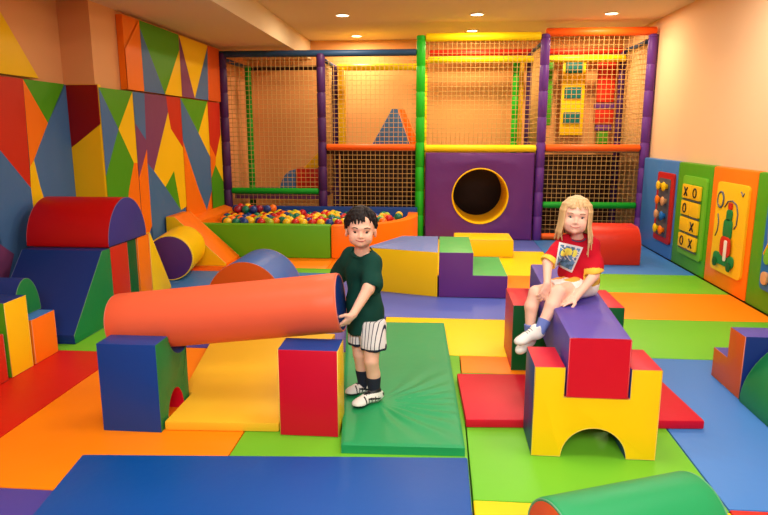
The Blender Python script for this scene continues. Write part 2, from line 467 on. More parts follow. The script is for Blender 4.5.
# ------------------------------------------------------------------ middle pieces
foam('foam_steps', [(0.012, 0.001), (0.638, 0.001), (0.638, 0.213), (0.322, 0.213), (0.322, 0.423), (0.012, 0.423)], 'y', 5.70, 6.60, V['plum'], V['plum'],
     by_normal(up=V['step_green'], other=V['plum']), 'purple two-step foam stairs with green treads', 'foam steps')
foam('foam_wedge', [(0.0, 5.70), (0.0, 6.60), (-0.38, 6.60), (-0.655, 5.97), (-0.645, 5.90)], 'z', 0.001, 0.423, V['yellow'], V['periwinkle'], V['yellow'],
     'yellow foam wedge with grey blue top, left of the purple steps', 'foam block')
foam('foam_block', rect(0.20, 0.915, 0.001, 0.215), 'y', 7.66, 8.2, V['yellow'], V['yellow'], V['yellow'],
     'low yellow foam block in front of the round tunnel hole', 'foam block', bev=0.03)
# red half round block near the right cage post
rp = [(7.30, 0.001), (7.95, 0.001), (7.95, 0.20)]+arc(7.72, 0.20, 0.23, 0, 90, 8)[1:]+arc(7.53, 0.20, 0.23, 90, 180, 8)[1:]
foam('half_round_block', rp, 'x', 1.72, 2.30, V['leaf'], V['brick'], V['brick'], 'red rounded foam block on the blue mat behind the girl', 'foam block', bev=0.02)

# ------------------------------------------------------------------ left cluster
XR = -2.585
XL = -3.34
foam('foam_ramp', [(4.135, 0.001), (4.72, 0.001), (4.72, 0.600), (4.60, 0.600), (4.13, 0.07)], 'x', XL+0.10, XR, V['blue'], V['green'],
     lambda mid, n: V['navy'], 'big dark blue foam ramp with green side at the left wall', 'foam ramp')
foam('foam_block', rect(4.73, 5.02, 0.001, 0.598), 'x', XL+0.10, XR-0.01, V['brick'], V['brick'], V['coral'],
     'tall narrow red foam block right behind the dark blue ramp', 'foam block')
foam('foam_block', rect(5.03, 5.19, 0.001, 0.598), 'x', XL+0.10, XR-0.02, V['dark_green'], V['dark_green'], V['dark_green'],
     'dark green foam slab standing between the red and orange blocks', 'foam block')
foam('foam_block', rect(5.20, 5.42, 0.001, 0.605), 'x', XL+0.10, XR-0.01, V['orange'], V['orange'], V['orange'],
     'tall narrow orange foam block beside the yellow ramp', 'foam block')
foam('foam_ramp', [(5.43, 0.001), (5.82, 0.001), (5.82, 0.03), (5.45, 0.61), (5.43, 0.61)], 'x', -3.0, XR-0.01, V['yellow'], V['yellow'],
     V['yellow'], 'yellow foam ramp next to the purple ended cylinder', 'foam ramp')
foam('half_cylinder_block', arc(5.03, 0.606, 0.325, 0, 180, 28, 0.365), 'x', XL+0.07, XR-0.0, V['red'], V['end_indigo'],
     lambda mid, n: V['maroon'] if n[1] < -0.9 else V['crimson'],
     'red foam half cylinder with purple end lying on top of the tall blocks', 'foam block')

# left foreground blocks
foam('foam_block', rect(3.50, 3.71, 0.001, 0.48), 'x', -3.25, -2.62, V['yellow'], V['yellow'],
     by_normal(up=V['navy'], left=V['leaf'], right=V['leaf'], other=V['navy']), 'tall yellow faced foam block with navy top at the left edge', 'foam block')
foam('foam_block', rect(3.735, 3.985, 0.001, 0.303), 'x', -3.25, -2.62, V['orange'], V['orange'],
     by_normal(up=V['sky'], other=V['orange']), 'small orange foam block with light blue top beside the yellow faced one', 'foam block')
foam('foam_block', rect(3.20, 3.465, 0.001, 0.30), 'x', -3.25, -2.62, V['brick'], V['brick'], V['brick'],
     'red foam block cut by the left edge of the photo', 'foam block')
foam('half_cylinder_block', arc(3.86, 0.306, 0.135, 0, 180, 22, 0.245), 'x', -3.25, -2.72, V['green'], V['green'], V['navy'],
     'small dark blue half cylinder with green end on the orange block', 'foam block')

roll('foam_roll', (-2.725, 6.12, 0.238), (-2.85, 6.80, 0.238), 0.235, V['floor_yellow'], V['deep_plum'], V['deep_plum'],
     'short yellow foam cylinder with purple end beside the yellow ramp')
# orange wedge leaning along the pool
foam('foam_ramp', [(-3.08, 0.001), (-2.40, 0.001), (-2.40, 0.03), (-2.98, 0.56), (-3.08, 0.56)], 'y', 6.88, 7.36, V['yellow'], V['yellow'],
     V['orange'], 'orange topped foam ramp with yellow side against the ball pit', 'foam ramp')
# half cylinder with orange end
def halfcyl():
    c0 = Vector((-1.63, 5.10, 0.001)); yaw = math.radians(-1)
    xf = Matrix.Translation(c0) @ Matrix.Rotation(yaw, 4, 'Z')
    foam('half_cylinder_block', arc(0, 0, 0.36, 0, 180, 30, 0.425), 'y', 0.0, 0.62, V['burnt'], V['burnt'], V['azure'],
         'blue foam half cylinder with orange end in front of the ball pit', 'foam block', xf=xf)
halfcyl()

# ------------------------------------------------------------------ right foreground
foam('foam_steps', [(3.555, 0.001), (3.93, 0.001), (3.93, 0.185), (3.742, 0.185), (3.742, 0.375), (3.555, 0.375)], 'x', 1.725, 2.6, V['burnt'], V['burnt'],
     lambda mid, n: V['floor_purple'] if n[1] > 0.7 else V['navy'], 'orange sided stair block with dark blue treads at the right edge', 'foam steps')
foam('half_cylinder_block', arc(2.17, 0.001, 0.455, 0, 180, 34, 0.43), 'y', 2.3, 3.53, V['green'], V['green'], V['green'],
     'big green foam half cylinder cut by the right edge of the photo', 'foam block')
roll('foam_roll', (0.385, 1.885, 0.162), (0.925, 2.105, 0.162), 0.161, V['mat_green'], V['burnt'], V['burnt'],
     'green foam cylinder with red end at the bottom edge')

# ------------------------------------------------------------------ ball pit
PH = 0.405
pit = empty('ball_pit', (-1.6, 8.2, 0.001), 'ball pit with green front wall and curved orange corner', 'ball pit')
def rel(o, e):  # keep world placement while parented
    o.data.transform(Matrix.Translation(-Vector(e.location))); return o
def part(o, e): return rel(o, e)
def pit_part(name, prof, z0, z1, m, top=None, bev=0.02):
    o = foam(name, prof, 'z', z0, z1, m, top or m, m, bev=bev, piping=False, parent=pit); rel(o, pit); return o
o = pit_part('front_wall', rect(-2.935, -1.29, 7.40, 7.54), 0.001, PH, V['pool_green'])
cv = []
for a in np.linspace(-90, 0, 17):
    cv.append((-1.28+1.0*math.cos(math.radians(a))**1.0*1.0, 8.50+1.10*math.sin(math.radians(a))))
ci = []
for a in np.linspace(0, -90, 17):
    ci.append((-1.28+0.86*math.cos(math.radians(a)), 8.50+0.96*math.sin(math.radians(a))))
pit_part('corner_wall', cv+[(-0.29, 8.80), (-0.43, 8.80)]+ci, 0.001, PH, V['orange'])
pit_part('back_wall', rect(-2.935, -0.30, 8.815, 8.93), 0.001, 0.46, V['blue'])
o = foam('side_ledge', [(-3.10, 0.001), (-2.94, 0.001), (-2.94, 0.415), (-3.10, 0.47)], 'y', 7.39, 8.93, V['orange'], V['orange'], V['orange'], bev=0.015, piping=False, parent=pit); rel(o, pit)
o = foam('pit_floor', [(-2.93, 7.55), (-1.28, 7.55), (-0.75, 7.8), (-0.45, 8.2), (-0.44, 8.81), (-2.93, 8.81)], 'z', 0.001, 0.245, V['blue'], V['blue'], V['blue'], bev=0, piping=False, parent=pit); rel(o, pit)

BALLC = [('yellow', (250,200,30)), ('red', (200,26,26)), ('blue', (20,60,140)), ('green', (10,120,90)), ('orange', (250,120,20)), ('lime green', (170,190,40)), ('magenta red', (150,20,50))]
ball_mesh = {}
for nme, c in BALLC:
    bm = bmesh.new(); bmesh.ops.create_icosphere(bm, subdivisions=3, radius=0.053)
    for v in bm.verts:  # moulding seam around the middle
        if abs(v.co.z) < 0.004: v.co *= 1.01
    me = bpy.data.meshes.new('plastic_ball'); bm.to_mesh(me); bm.free()
    for p in me.polygons: p.use_smooth = True
    me.materials.append(mat('ball_'+nme.replace(' ', '_'), c, 0.3)); ball_mesh[nme] = me
rb = random.Random(11)
def inpit(x, y, m=0.055):
    if x < -2.93+m or y > 8.80-m or y < 7.55+m or x > -0.44-m: return False
    if x > -1.28:
        if y < 8.5 and ((x+1.28)/(0.85-m))**2+((y-8.5)/(0.95-m))**2 > 1: return False
    return True
pos = []
sp = 0.1085
j = 0
y = 7.60
while y < 8.78:
    x = -2.87+(j % 2)*sp/2
    while x < -0.45:
        if inpit(x, y): pos.append((x+rb.uniform(-.0015, .0015), y+rb.uniform(-.0015, .0015), 0.300))
        x += sp
    y += sp*0.868; j += 1
names = [c[0] for c in BALLC]
wts = [5, 4, 4, 3.5, 3.5, 2, 1.2]
top = []
for (x, y, z) in list(pos):   # second layer nested in hollows of the first
    q = (x+sp/2, y+sp*0.289, z+0.086)
    if inpit(q[0], q[1], 0.056):
        p = 0.62 + (0.25 if x < -2.1 else 0)
        if rb.random() < p: top.append(q)
used = set()
allb = pos+top
third = []
for q in top:
    if q[0] < -2.3 and q[1] > 8.1 and rb.random() < 0.5 and q[1] < 8.6: third.append((q[0]+sp/2, q[1]+sp*0.289, q[2]+0.086))
third = [t for t in third if inpit(*t[:2]) and all((t[0]-u[0])**2+(t[1]-u[1])**2+(t[2]-u[2])**2 > .104**2 for u in allb)]
order = sorted(top, key=lambda q: q[1])+third
vis = order+[p for p in pos]
def no_clash(lst):
    out = []
    for q in lst:
        if all((q[0]-u[0])**2+(q[1]-u[1])**2+(q[2]-u[2])**2 > .1035**2 for u in out): out.append(q)
    return out
vis = no_clash(vis)
keep = vis[:300]
for k, q in enumerate(keep):
    nme = rb.choices(names, wts)[0]
    o = link('plastic_ball', ball_mesh[nme]); o.location = q; o.rotation_euler = (rb.random()*3, rb.random()*3, rb.random()*3)
    tag(o, 'shiny %s plastic ball among many in the ball pit' % nme, 'ball', '%s balls in the ball pit' % nme)
rest = vis[300:]
if rest:
    bm = bmesh.new()
    for q in rest:
        r0 = bmesh.ops.create_icosphere(bm, subdivisions=2, radius=0.053, matrix=Matrix.Translation(q))
        mi_ = rb.randrange(len(BALLC))
        for f in {f for v in r0['verts'] for f in v.link_faces}: f.material_index = mi_
    o = mesh_obj('lower_balls', bm, [MATS['ball_'+c[0].replace(' ', '_')] for c in BALLC], None, True, (-1.6, 8.2, 0.28))
    tag(o, 'mixed plastic balls lying deep between the visible ones in the pit', 'balls', kind='stuff')

# ------------------------------------------------------------------ play frame
YC = 9.0
PX = [-3.06, -1.66, -0.275, 1.385, 2.775]
frame = empty('play_frame', (-0.1, 9.8, 0.0), 'tall netted climbing frame with purple and green padded posts along the back wall', 'climbing frame')
FO = Vector(frame.location)
def fpart(o): o.data.transform(Matrix.Translation(-FO)); return o
def post(x, y, z0, z1, r, m, name='post'):
    bm = bmesh.new(); pts = []; rs = []
    z = z0; seg = 0.34
    while z < z1-0.01:
        ze = min(z+seg, z1)
        pts += [(x, y, z+0.001), (x, y, z+0.012), (x, y, ze-0.012), (x, y, ze-0.001)]; rs += [r-0.008, r, r, r-0.008]
        z = ze
    tube_bm(bm, pts, rs, 16)
    return fpart(mesh_obj(name, bm, m, frame))
def rail(x0, x1, y, z, r, m, y1=None, name='rail'):
    y1 = y if y1 is None else y1
    a = Vector((x0, y, z)); b = Vector((x1, y1, z)); L = (b-a).length; d = (b-a)/L
    pts = [a, a+d*0.01, a+d*0.02, b-d*0.02, b-d*0.01, b]; rs = [r*0.6, r*0.92, r, r, r*0.92, r*0.6]
    bm = bmesh.new(); tube_bm(bm, pts, rs, 16)
    return fpart(mesh_obj(name, bm, m, frame))
P_PUR = vinyl('post_purple', (98,52,142)); P_DPUR = vinyl('post_dark_purple', (70,34,92)); P_GRN = vinyl('post_green', (36,180,36)); P_BLU = vinyl('rail_blue', (40,72,112))
P_ORG = vinyl('rail_orange', (244,100,24)); P_YEL = vinyl('rail_yellow', (250,222,20)); P_RG = vinyl('rail_green', (20,160,40))
tops = [2.58, 2.56, 2.78, 2.78, 2.76]
for x, t, m in zip(PX, tops, [P_DPUR, P_DPUR, P_GRN, P_PUR, P_PUR]):
    post(x, YC, 0.0, t, 0.062, m)
YK = 10.25
for x, y, t, m in [(-2.98, 9.95, 2.5, P_RG), (-1.63, 9.98, 2.5, P_DPUR), (1.36, YK, 2.7, P_DPUR), (2.74, YK, 2.7, P_DPUR), (1.16, 10.3, 2.58, P_GRN), (-0.26, YK, 2.6, P_YEL)]:
    post(x, y, 0.0, t, 0.05, m)
# front rails
rail(PX[0]-.05, PX[2]-.06, YC, 2.565, 0.045, P_BLU)
rail(PX[2]+.06, PX[3]-.06, YC, 2.755, 0.055, P_YEL)
rail(PX[3]+.0, PX[4]+.04, YC, 2.80, 0.055, P_ORG)
rail(PX[0]+.06, PX[1]-.06, YC, 0.665, 0.045, P_RG)
rail(PX[1]+.06, PX[2]-.06, YC, 1.290, 0.045, P_ORG)
rail(PX[2]+.06, PX[3]-.06, YC, 1.275, 0.050, P_YEL)
rail(PX[3]+.06, PX[4]-.06, YC, 1.285, 0.047, P_ORG)
rail(PX[3]+.06, PX[4]-.06, YC, 0.500, 0.045, P_RG)
rail(PX[3]+.06, PX[4]-.06, YC, 0.055, 0.045, P_ORG)
# back rails
rail(-0.2, 2.75, YK, 2.70, 0.045, V['brick']); rail(-0.2, 2.75, YK-0.12, 2.58, 0.05, P_YEL)
rail(-1.6, -0.3, YK-0.25, 2.47, 0.05, P_YEL); rail(-2.95, -1.65, YK-0.25, 2.47, 0.035, V['brown'])
for x, z in ((PX[0], 2.5), (PX[1], 2.5), (PX[3], 2.70), (PX[4], 2.70)):
    bm = bmesh.new(); tube_bm(bm, [(x+.0, YC+.05, z), (x-.0, YK-.05, z)], 0.03, 12)
    fpart(mesh_obj('side_rail', bm, P_BLU, frame))
# decks
def deck(x0, x1, z, m):
    o = box('deck', x0, x1, YC+0.08, YK-0.08, z-0.08, z, m, frame, 0.01); fpart(o)
deck(PX[0]+.07, PX[1]-.03, 0.62, V['mauve']); deck(PX[1]+.03, PX[2]-.05, 1.27, V['brown'])
deck(PX[2]+.05, PX[3]-.05, 1.30, V['leaf']); deck(PX[3]+.05, PX[4]-.03, 1.30, V['slate'])
# dark sheets added to deepen the shade under the decks
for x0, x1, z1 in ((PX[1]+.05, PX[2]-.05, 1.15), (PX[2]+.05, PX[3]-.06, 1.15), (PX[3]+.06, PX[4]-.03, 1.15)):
    o = box('shade_panel', x0, x1, 10.33, 10.38, 0.0, z1, V['brown'], frame, 0.01); fpart(o)
# nets
def net(x0, x1, y, z0, z1, m=M_NET, p=0.0635, w=0.0068, name='net', sag=0.0):
    bm = bmesh.new(); nx = max(2, round((x1-x0)/p)); nz = max(2, round((z1-z0)/p)); h = w/2
    K = 6
    def off(s, t): return -sag*math.sin(PI*s)*math.sin(PI*t)
    for i in range(nx+1):
        x = x0+(x1-x0)*i/nx; s = i/nx
        tube_bm(bm, [(x, y+off(s, k/K), z0+(z1-z0)*k/K) for k in range(K+1)], h, 4)
    for k in range(nz+1):
        z = z0+(z1-z0)*k/nz; t = k/nz
        tube_bm(bm, [(x0+(x1-x0)*i/K, y+off(i/K, t), z) for i in range(K+1)], h, 4)
    return fpart(mesh_obj(name, bm, m, frame))
def net_side(x, y0, y1, z0, z1, m=M_NET, p=0.07, w=0.009):
    bm = bmesh.new(); ny = round((y1-y0)/p); nz = round((z1-z0)/p); h = w/2
    for i in range(ny+1): yy = y0+(y1-y0)*i/ny; tube_bm(bm, [(x, yy, z0), (x, yy, z1)], h, 4)
    for k in range(nz+1): z = z0+(z1-z0)*k/nz; tube_bm(bm, [(x, y0, z), (x, y1, z)], h, 4)
    return fpart(mesh_obj('side_net', bm, m, frame))
net(PX[0]+.05, PX[1]-.05, YC, 0.03, 2.52, sag=.03); net(PX[1]+.05, PX[2]-.05, YC, 0.03, 2.52, sag=.02)
net(PX[2]+.05, PX[3]-.05, YC, 1.30, 2.73, sag=.02)
net(PX[3]+.05, PX[4]-.05, YC, 0.03, 2.76, sag=.02)
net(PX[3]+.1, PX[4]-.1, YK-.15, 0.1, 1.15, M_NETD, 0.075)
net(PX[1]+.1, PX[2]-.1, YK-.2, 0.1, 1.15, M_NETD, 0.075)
net_side(PX[4]+.0, YC+.08, YK-.08, 0.1, 2.7)
net_side(PX[3], YC+.08, YK-.08, 1.35, 2.68); net_side(PX[1], YC+.08, 9.9, 0.65, 2.5)
# tunnel panel: purple square pad with a round yellow lined hole
def tunnel_panel():
    cx, cz, r = 0.572, 0.618, 0.395; x0, x1, z0, z1 = -0.195, 1.305, 0.0, 1.215; n = 48
    y0, y1 = YC-0.07, YC+0.13
    bm = bmesh.new()
    def ring(y, rr): return [bm.verts.new((cx+rr*math.cos(2*PI*k/n), y, cz+rr*math.sin(2*PI*k/n))) for k in range(n)]
    def sq(y, inset=0.0):
        out = []
        for k in range(n):
            a = 2*PI*k/n; c, s = math.cos(a), math.sin(a)
            tx = ((x1-inset-cx)/c if c > 1e-6 else (x0+inset-cx)/c if c < -1e-6 else 1e9)
            tz = ((z1-inset-cz)/s if s > 1e-6 else (z0+inset-cz)/s if s < -1e-6 else 1e9)
            t = min(tx, tz); out.append(bm.verts.new((cx+c*t, y, cz+s*t)))
        return out
    rnd = random.Random(2)
    R = [ring(y0, r)]
    S = sq(y0, 0.015)
    K = 6
    mids = []
    for j in range(1, K):
        t = j/K; row = []
        for k in range(n):
            p = R[0][k].co.lerp(S[k].co, t)
            row.append(bm.verts.new((p.x, p.y-0.012*math.sin(PI*t)+rnd.uniform(-.004, .004), p.z)))
        mids.append(row)
    seq = [R[0]]+mids+[S, sq(y0+0.02, 0), sq(y1, 0), ring(y1, r)]
    for A_, B_ in zip(seq, seq[1:]):
        for k in range(n): bm.faces.new([A_[k], A_[(k+1) % n], B_[(k+1) % n], B_[k]])
    bmesh.ops.recalc_face_normals(bm, faces=bm.faces)
    # corners: snap nearest ray to the true corner
    for lst in seq[-4:-1]:
        ins = 0.015 if lst is S else 0
        for (X, Z) in ((x0+ins, z0+ins), (x1-ins, z0+ins), (x0+ins, z1-ins), (x1-ins, z1-ins)):
            v = min(lst, key=lambda v: (v.co.x-X)**2+(v.co.z-Z)**2); v.co.x = X; v.co.z = Z
    o = fpart(mesh_obj('tunnel_panel', bm, vinyl('panel_purple', (100,48,126), 0.35, 0.25, 4), frame, True)); smooth_angle(o, 40)
    bm = bmesh.new()
    prof = [(y0+0.01, r), (y0-0.012, r-0.002), (y0-0.016, r-0.012), (y0-0.008, r-0.02), (y0+0.05, r-0.022), (y0+0.85, r-0.022), (y0+0.85, r)]
    rs_ = [ring(y, q) for y, q in prof]
    for A_, B_ in zip(rs_, rs_[1:]+rs_[:1]):
        for k in range(n): bm.faces.new([A_[k], A_[(k+1) % n], B_[(k+1) % n], B_[k]])
    bmesh.ops.recalc_face_normals(bm, faces=bm.faces)
    q = fpart(mesh_obj('tunnel_ring', bm, V['yellow'], frame, True)); smooth_angle(q, 50)
    q.data.transform(Matrix.Translation(FO)); q.parent = o; q.data.transform(Matrix.Translation(-FO))
tunnel_panel()
# things behind the nets
foam('foam_block', rect(-2.13, -1.79, 0.621, 0.97), 'y', 9.35, 9.65, V['brick'], V['brick'], V['brick'], 'red foam block on the low deck behind the net', 'foam block')
foam('half_cylinder_block', arc(-2.14, 0.621, 0.24, 90, 180, 12, 0.33)+[(-2.14, 0.621)], 'y', 9.35, 9.65, V['steel'], V['steel'], V['steel'], 'grey blue quarter round block on the low deck behind the net', 'foam block')
foam('foam_wedge', [(-2.02, 0.975), (-1.80, 0.975), (-1.80, 1.20)], 'y', 9.38, 9.62, V['yellow'], V['yellow'], V['yellow'], 'yellow foam wedge on top of the red block behind the net', 'foam block')
foam('foam_pyramid', [(-1.02, 1.271), (-0.42, 1.271), (-0.62, 1.83), (-0.70, 1.83)], 'y', 9.40, 9.62, V['steel'], V['steel'], V['orange'], 'dark blue foam pyramid on the middle deck behind the net', 'foam block')
foam('foam_wedge', [(-0.42, 1.271), (-0.345, 1.271), (-0.345, 1.40), (-0.53, 1.83), (-0.61, 1.83)], 'y', 9.63, 9.85, V['orange'], V['orange'], V['orange'], 'orange foam wedge leaning behind the dark blue pyramid', 'foam block')
e = empty('climbing_board', (2.05, 10.3, 1.45), 'yellow climbing panel with teal windows seen through the right net', 'climbing panel')
o = box('board', 1.88, 2.24, 10.42, 10.47, 1.45, 2.60, V['yellow'], e, 0.01); o.data.transform(Matrix.Translation(-e.location))
for z in (2.48, 2.10, 1.72):
    o = box('window_pad', 1.93, 2.19, 10.39, 10.425, z-.085, z+.085, V['teal'], e, 0.01); o.data.transform(Matrix.Translation(-e.location))
e = empty('climbing_tower', (2.55, 10.3, 1.6), 'red and purple foam totem seen through the right net', 'climbing panel')
for k, (z0, z1, w, m) in enumerate([(1.95, 2.58, .13, 'brick'), (1.85, 1.94, .15, 'plum'), (1.62, 1.84, .14, 'brick'), (1.52, 1.61, .12, 'plum'), (1.31, 1.51, .08, 'leaf')]):
    o = box('pad', 2.54-w, 2.54+w, 10.32, 10.45, z0, z1, V[m], e, 0.015); o.data.transform(Matrix.Translation(-e.location))
tag(foam('foam_pillar', rect(1.60, 1.74, 1.60, 2.58), 'y', 10.36, 10.47, V['leaf'], V['leaf'], V['leaf'], bev=.02), 'green foam pillar left of the yellow climbing panel', 'foam pillar')
tag(foam('foam_pillar', rect(1.235, 1.295, 1.31, 2.58), 'y', 10.42, 10.50, V['yellow'], V['yellow'], V['yellow'], bev=.01), 'thin yellow foam pillar beside the green back post', 'foam pillar')
tag(foam('foam_pillar', rect(-1.57, -1.46, 1.271, 2.42), 'y', 9.90, 10.0, V['yellow'], V['yellow'], V['yellow'], bev=.01), 'yellow foam pillar next to the second purple post', 'foam pillar')

# ------------------------------------------------------------------ left wall padding: patchwork panels
def wall_panel(x, y0, y1, z0, z1, base, polys, label, th=0.055, name='wall_pad'):
    """panel on a wall facing +x; polys: (material, [(y,z)...])"""
    bm = bmesh.new(); mats = [V[base]]
    box_bm(bm, x-th, x-0.010, y0+.002, y1-.002, z0, z1)
    bmesh.ops.recalc_face_normals(bm, faces=bm.faces)
    for c, p in polys:
        if V[c] not in mats: mats.append(V[c])
        k = mats.index(V[c])
        b2 = bmesh.new(); pts = [Vector((0, min(max(a, y0), y1), min(max(b, z0), z1))) for a, b in p]
        cen = sum(pts, Vector())/len(pts)
        A_ = [b2.verts.new((x-0.012, q.y, q.z)) for q in pts]
        f = b2.faces.new(A_)
        r = bmesh.ops.inset_region(b2, faces=[f], thickness=0.002, use_even_offset=True)
        f = max(b2.faces, key=lambda f: f.calc_area())
        r2 = bmesh.ops.inset_region(b2, faces=[f], thickness=0.007, use_even_offset=True)
        f = max(b2.faces, key=lambda f: f.calc_area())
        for v in f.verts: v.co.x += 0.012
        vm = {}
        for v in b2.verts: vm[v] = bm.verts.new(v.co)
        for ff in b2.faces:
            nf = bm.faces.new([vm[v] for v in ff.verts]); nf.material_index = k
            if nf.calc_center_median is not None:
                nf.normal_update()
                if nf.normal.x < 0: nf.normal_flip()
        b2.free()
    o = mesh_obj(name, bm, mats, None, False, (x-th/2, (y0+y1)/2, z0)); tag(o, label, 'wall padding', 'patchwork pads on the left wall'); return o
X2, X1 = -3.1, -3.4
wall_panel(X2, 5.70, 6.345, 0, 1.90, 'green', [
 ('steel', [(5.70,1.90),(6.005,1.528),(5.69,1.098)]), ('leaf', [(5.70,1.90),(6.345,1.90),(6.005,1.528)]),
 ('yellow', [(6.345,1.90),(6.345,1.19),(6.267,1.19),(6.005,1.528)]),
 ('leaf', [(6.005,1.528),(6.267,1.19),(6.119,0.929),(6.038,0.687),(6.0,0.0),(5.70,0.0),(5.70,1.098)]),
 ('orange', [(6.267,1.19),(6.345,1.19),(6.345,0.0),(6.0,0.0),(6.038,0.687),(6.119,0.929)])], 'wall pad with green triangle, blue and yellow, right after the wall corner')
wall_panel(X2, 6.355, 7.545, 0, 1.90, 'steel', [
 ('steel', [(6.355,1.90),(6.616,1.90),(6.573,1.417),(6.355,1.59)]),
 ('mauve', [(6.616,1.90),(7.149,1.90),(7.177,1.724),(6.712,1.083),(6.57,1.176),(6.581,1.323),(6.573,1.417)]),
 ('mauve', [(6.355,1.59),(6.573,1.417),(6.581,1.323),(6.355,1.034)]),
 ('orange', [(6.581,1.323),(6.57,1.176),(6.571,0.50),(6.355,0.30),(6.355,1.034)]),
 ('brick', [(7.149,1.90),(7.545,1.90),(7.545,1.315),(7.229,1.534),(7.177,1.724)]),
 ('yellow', [(7.177,1.724),(7.229,1.534),(7.545,1.312),(7.545,0.60),(7.369,0.576),(7.238,1.051),(6.976,0.886),(6.712,1.083)]),
 ('leaf', [(7.238,1.051),(7.369,0.576),(6.976,0.886)]),
 ('steel', [(6.57,1.176),(6.712,1.083),(6.976,0.886),(7.369,0.576),(7.545,0.0),(6.571,0.0)])], 'wall pad with mauve band and tall yellow spike shapes')
wall_panel(X2, 7.555, 8.45, 0, 1.90, 'orange', [
 ('leaf', [(7.555,1.90),(8.45,1.90),(8.075,1.487)]), ('yellow', [(8.45,1.90),(8.45,1.168),(8.075,1.487)]),
 ('steel', [(7.555,1.90),(8.075,1.487),(8.45,1.165),(8.45,0.72),(8.226,0.472),(7.982,0.762),(7.555,1.393)]),
 ('orange', [(7.555,1.393),(7.982,0.762),(8.226,0.472),(8.45,0.0),(7.555,0.0)])], 'wall pad with green triangle above a long slanting blue band')
wall_panel(X2, 8.46, 8.93, 0, 1.90, 'orange', [
 ('brick', [(8.46,1.90),(8.93,1.90),(8.90,1.458),(8.678,1.159),(8.46,1.341)]),
 ('orange', [(8.46,1.341),(8.678,1.159),(8.642,1.05),(8.46,0.883)]),
 ('leaf', [(8.642,1.05),(8.93,0.80),(8.93,0.0),(8.46,0.0),(8.46,0.883)]),
 ('yellow', [(8.90,1.458),(8.93,1.458),(8.93,0.80),(8.642,1.05),(8.678,1.159)])], 'narrow red and green wall pad beside the first purple post')
wall_panel(X2+0.02, 6.225, 7.56, 1.915, 2.62, 'orange', [
 ('orange', [(6.565,2.62),(6.574,1.915),(6.225,1.915),(6.225,2.30)]), ('steel', [(6.574,2.545),(7.083,1.915),(6.574,1.915)]),
 ('leaf', [(6.565,2.62),(7.56,2.62),(7.56,2.45),(7.083,1.915),(6.574,2.545)]), ('yellow', [(7.56,2.447),(7.56,1.915),(7.083,1.915)])],
 'upper wall pad with big green shape and orange edge', th=0.075)
wall_panel(X2+0.02, 7.57, 8.95, 1.915, 2.62, 'orange', [
 ('mauve', [(7.57,2.62),(7.968,1.915),(7.57,1.915)]), ('yellow', [(7.58,2.62),(8.511,2.62),(7.968,1.915)]),
 ('steel', [(8.511,2.60),(8.441,1.915),(7.968,1.915)]), ('burnt', [(8.511,2.62),(8.95,2.62),(8.93,1.915),(8.441,1.915)])],
 'upper wall pad with hanging yellow triangle near the climbing frame', th=0.075)
def yellow_pad():
    prof = [(3.9, 1.945), (5.30, 1.945), (4.70, 2.64), (3.9, 2.64)]
    foam('wall_pad', prof, 'x', -3.455, -3.40, V['yellow'], V['yellow'], V['yellow'], 'plain yellow sloping wall pad at the upper left edge', 'wall padding', 'patchwork pads on the left wall', bev=.008, piping=False)
yellow_pad()
wall_panel(X1, 4.3, 5.68, 0, 1.925, 'steel', [
 ('brick', [(4.3,1.925),(5.078,1.925),(5.031,1.041),(4.705,1.363),(4.3,1.60)]),
 ('orange', [(5.078,1.925),(5.357,1.577),(5.11,1.269),(5.048,1.214)]), ('leaf', [(5.078,1.925),(5.66,1.925),(5.357,1.577)]),
 ('steel', [(5.68,1.925),(5.68,0.0),(5.30,0.0),(5.209,0.878),(5.155,1.055),(5.11,1.269),(5.357,1.577)]),
 ('yellow', [(5.11,1.269),(5.155,1.055),(5.209,0.878),(5.25,0.4),(5.04,0.6),(5.031,1.041),(5.048,1.214)]),
 ('steel', [(4.705,1.363),(5.031,1.041),(5.04,0.6),(4.929,0.50),(4.728,0.537),(4.60,0.629),(4.5,1.46)]),
 ('mauve', [(4.40,0.80),(4.60,0.629),(4.728,0.537),(4.6,0.3),(4.3,0.2),(4.3,0.8)])], 'wall pad with large red shape at the left edge')
# column front pad (faces the camera, -y)
def column_pad():
    bm = bmesh.new(); y0 = 5.695
    box_bm(bm, -3.455, -3.105, y0-0.0, 5.745, 0, 1.925)
    bmesh.ops.recalc_face_normals(bm, faces=bm.faces)
    mats = [V['yellow'], V['maroon']]
    for k, p in ((1, [(-3.44, 1.922), (-3.107, 1.922), (-3.107, 1.575), (-3.44, 1.33)]), (0, [(-3.44, 1.325), (-3.107, 1.57), (-3.107, 0.0), (-3.44, 0.0)])):
        vs = [bm.verts.new((x, y0-0.001, z)) for x, z in p]; vo = [bm.verts.new((x*0.996-0.013*(1 if x < -3.2 else 1), y0-0.012, z+(0.006 if z < 1.4 and z > 0 else -0.006))) for x, z in p]
        f = bm.faces.new(vo); f.material_index = k
        for i in range(4):
            q = bm.faces.new([vs[i], vs[(i+1) % 4], vo[(i+1) % 4], vo[i]]); q.material_index = k
    bmesh.ops.recalc_face_normals(bm, faces=bm.faces)
    o = mesh_obj('wall_pad', bm, mats, None, False, (-3.28, 5.72, 0)); tag(o, 'wall pad on the wall corner, dark red above yellow', 'wall padding', 'patchwork pads on the left wall')
column_pad()

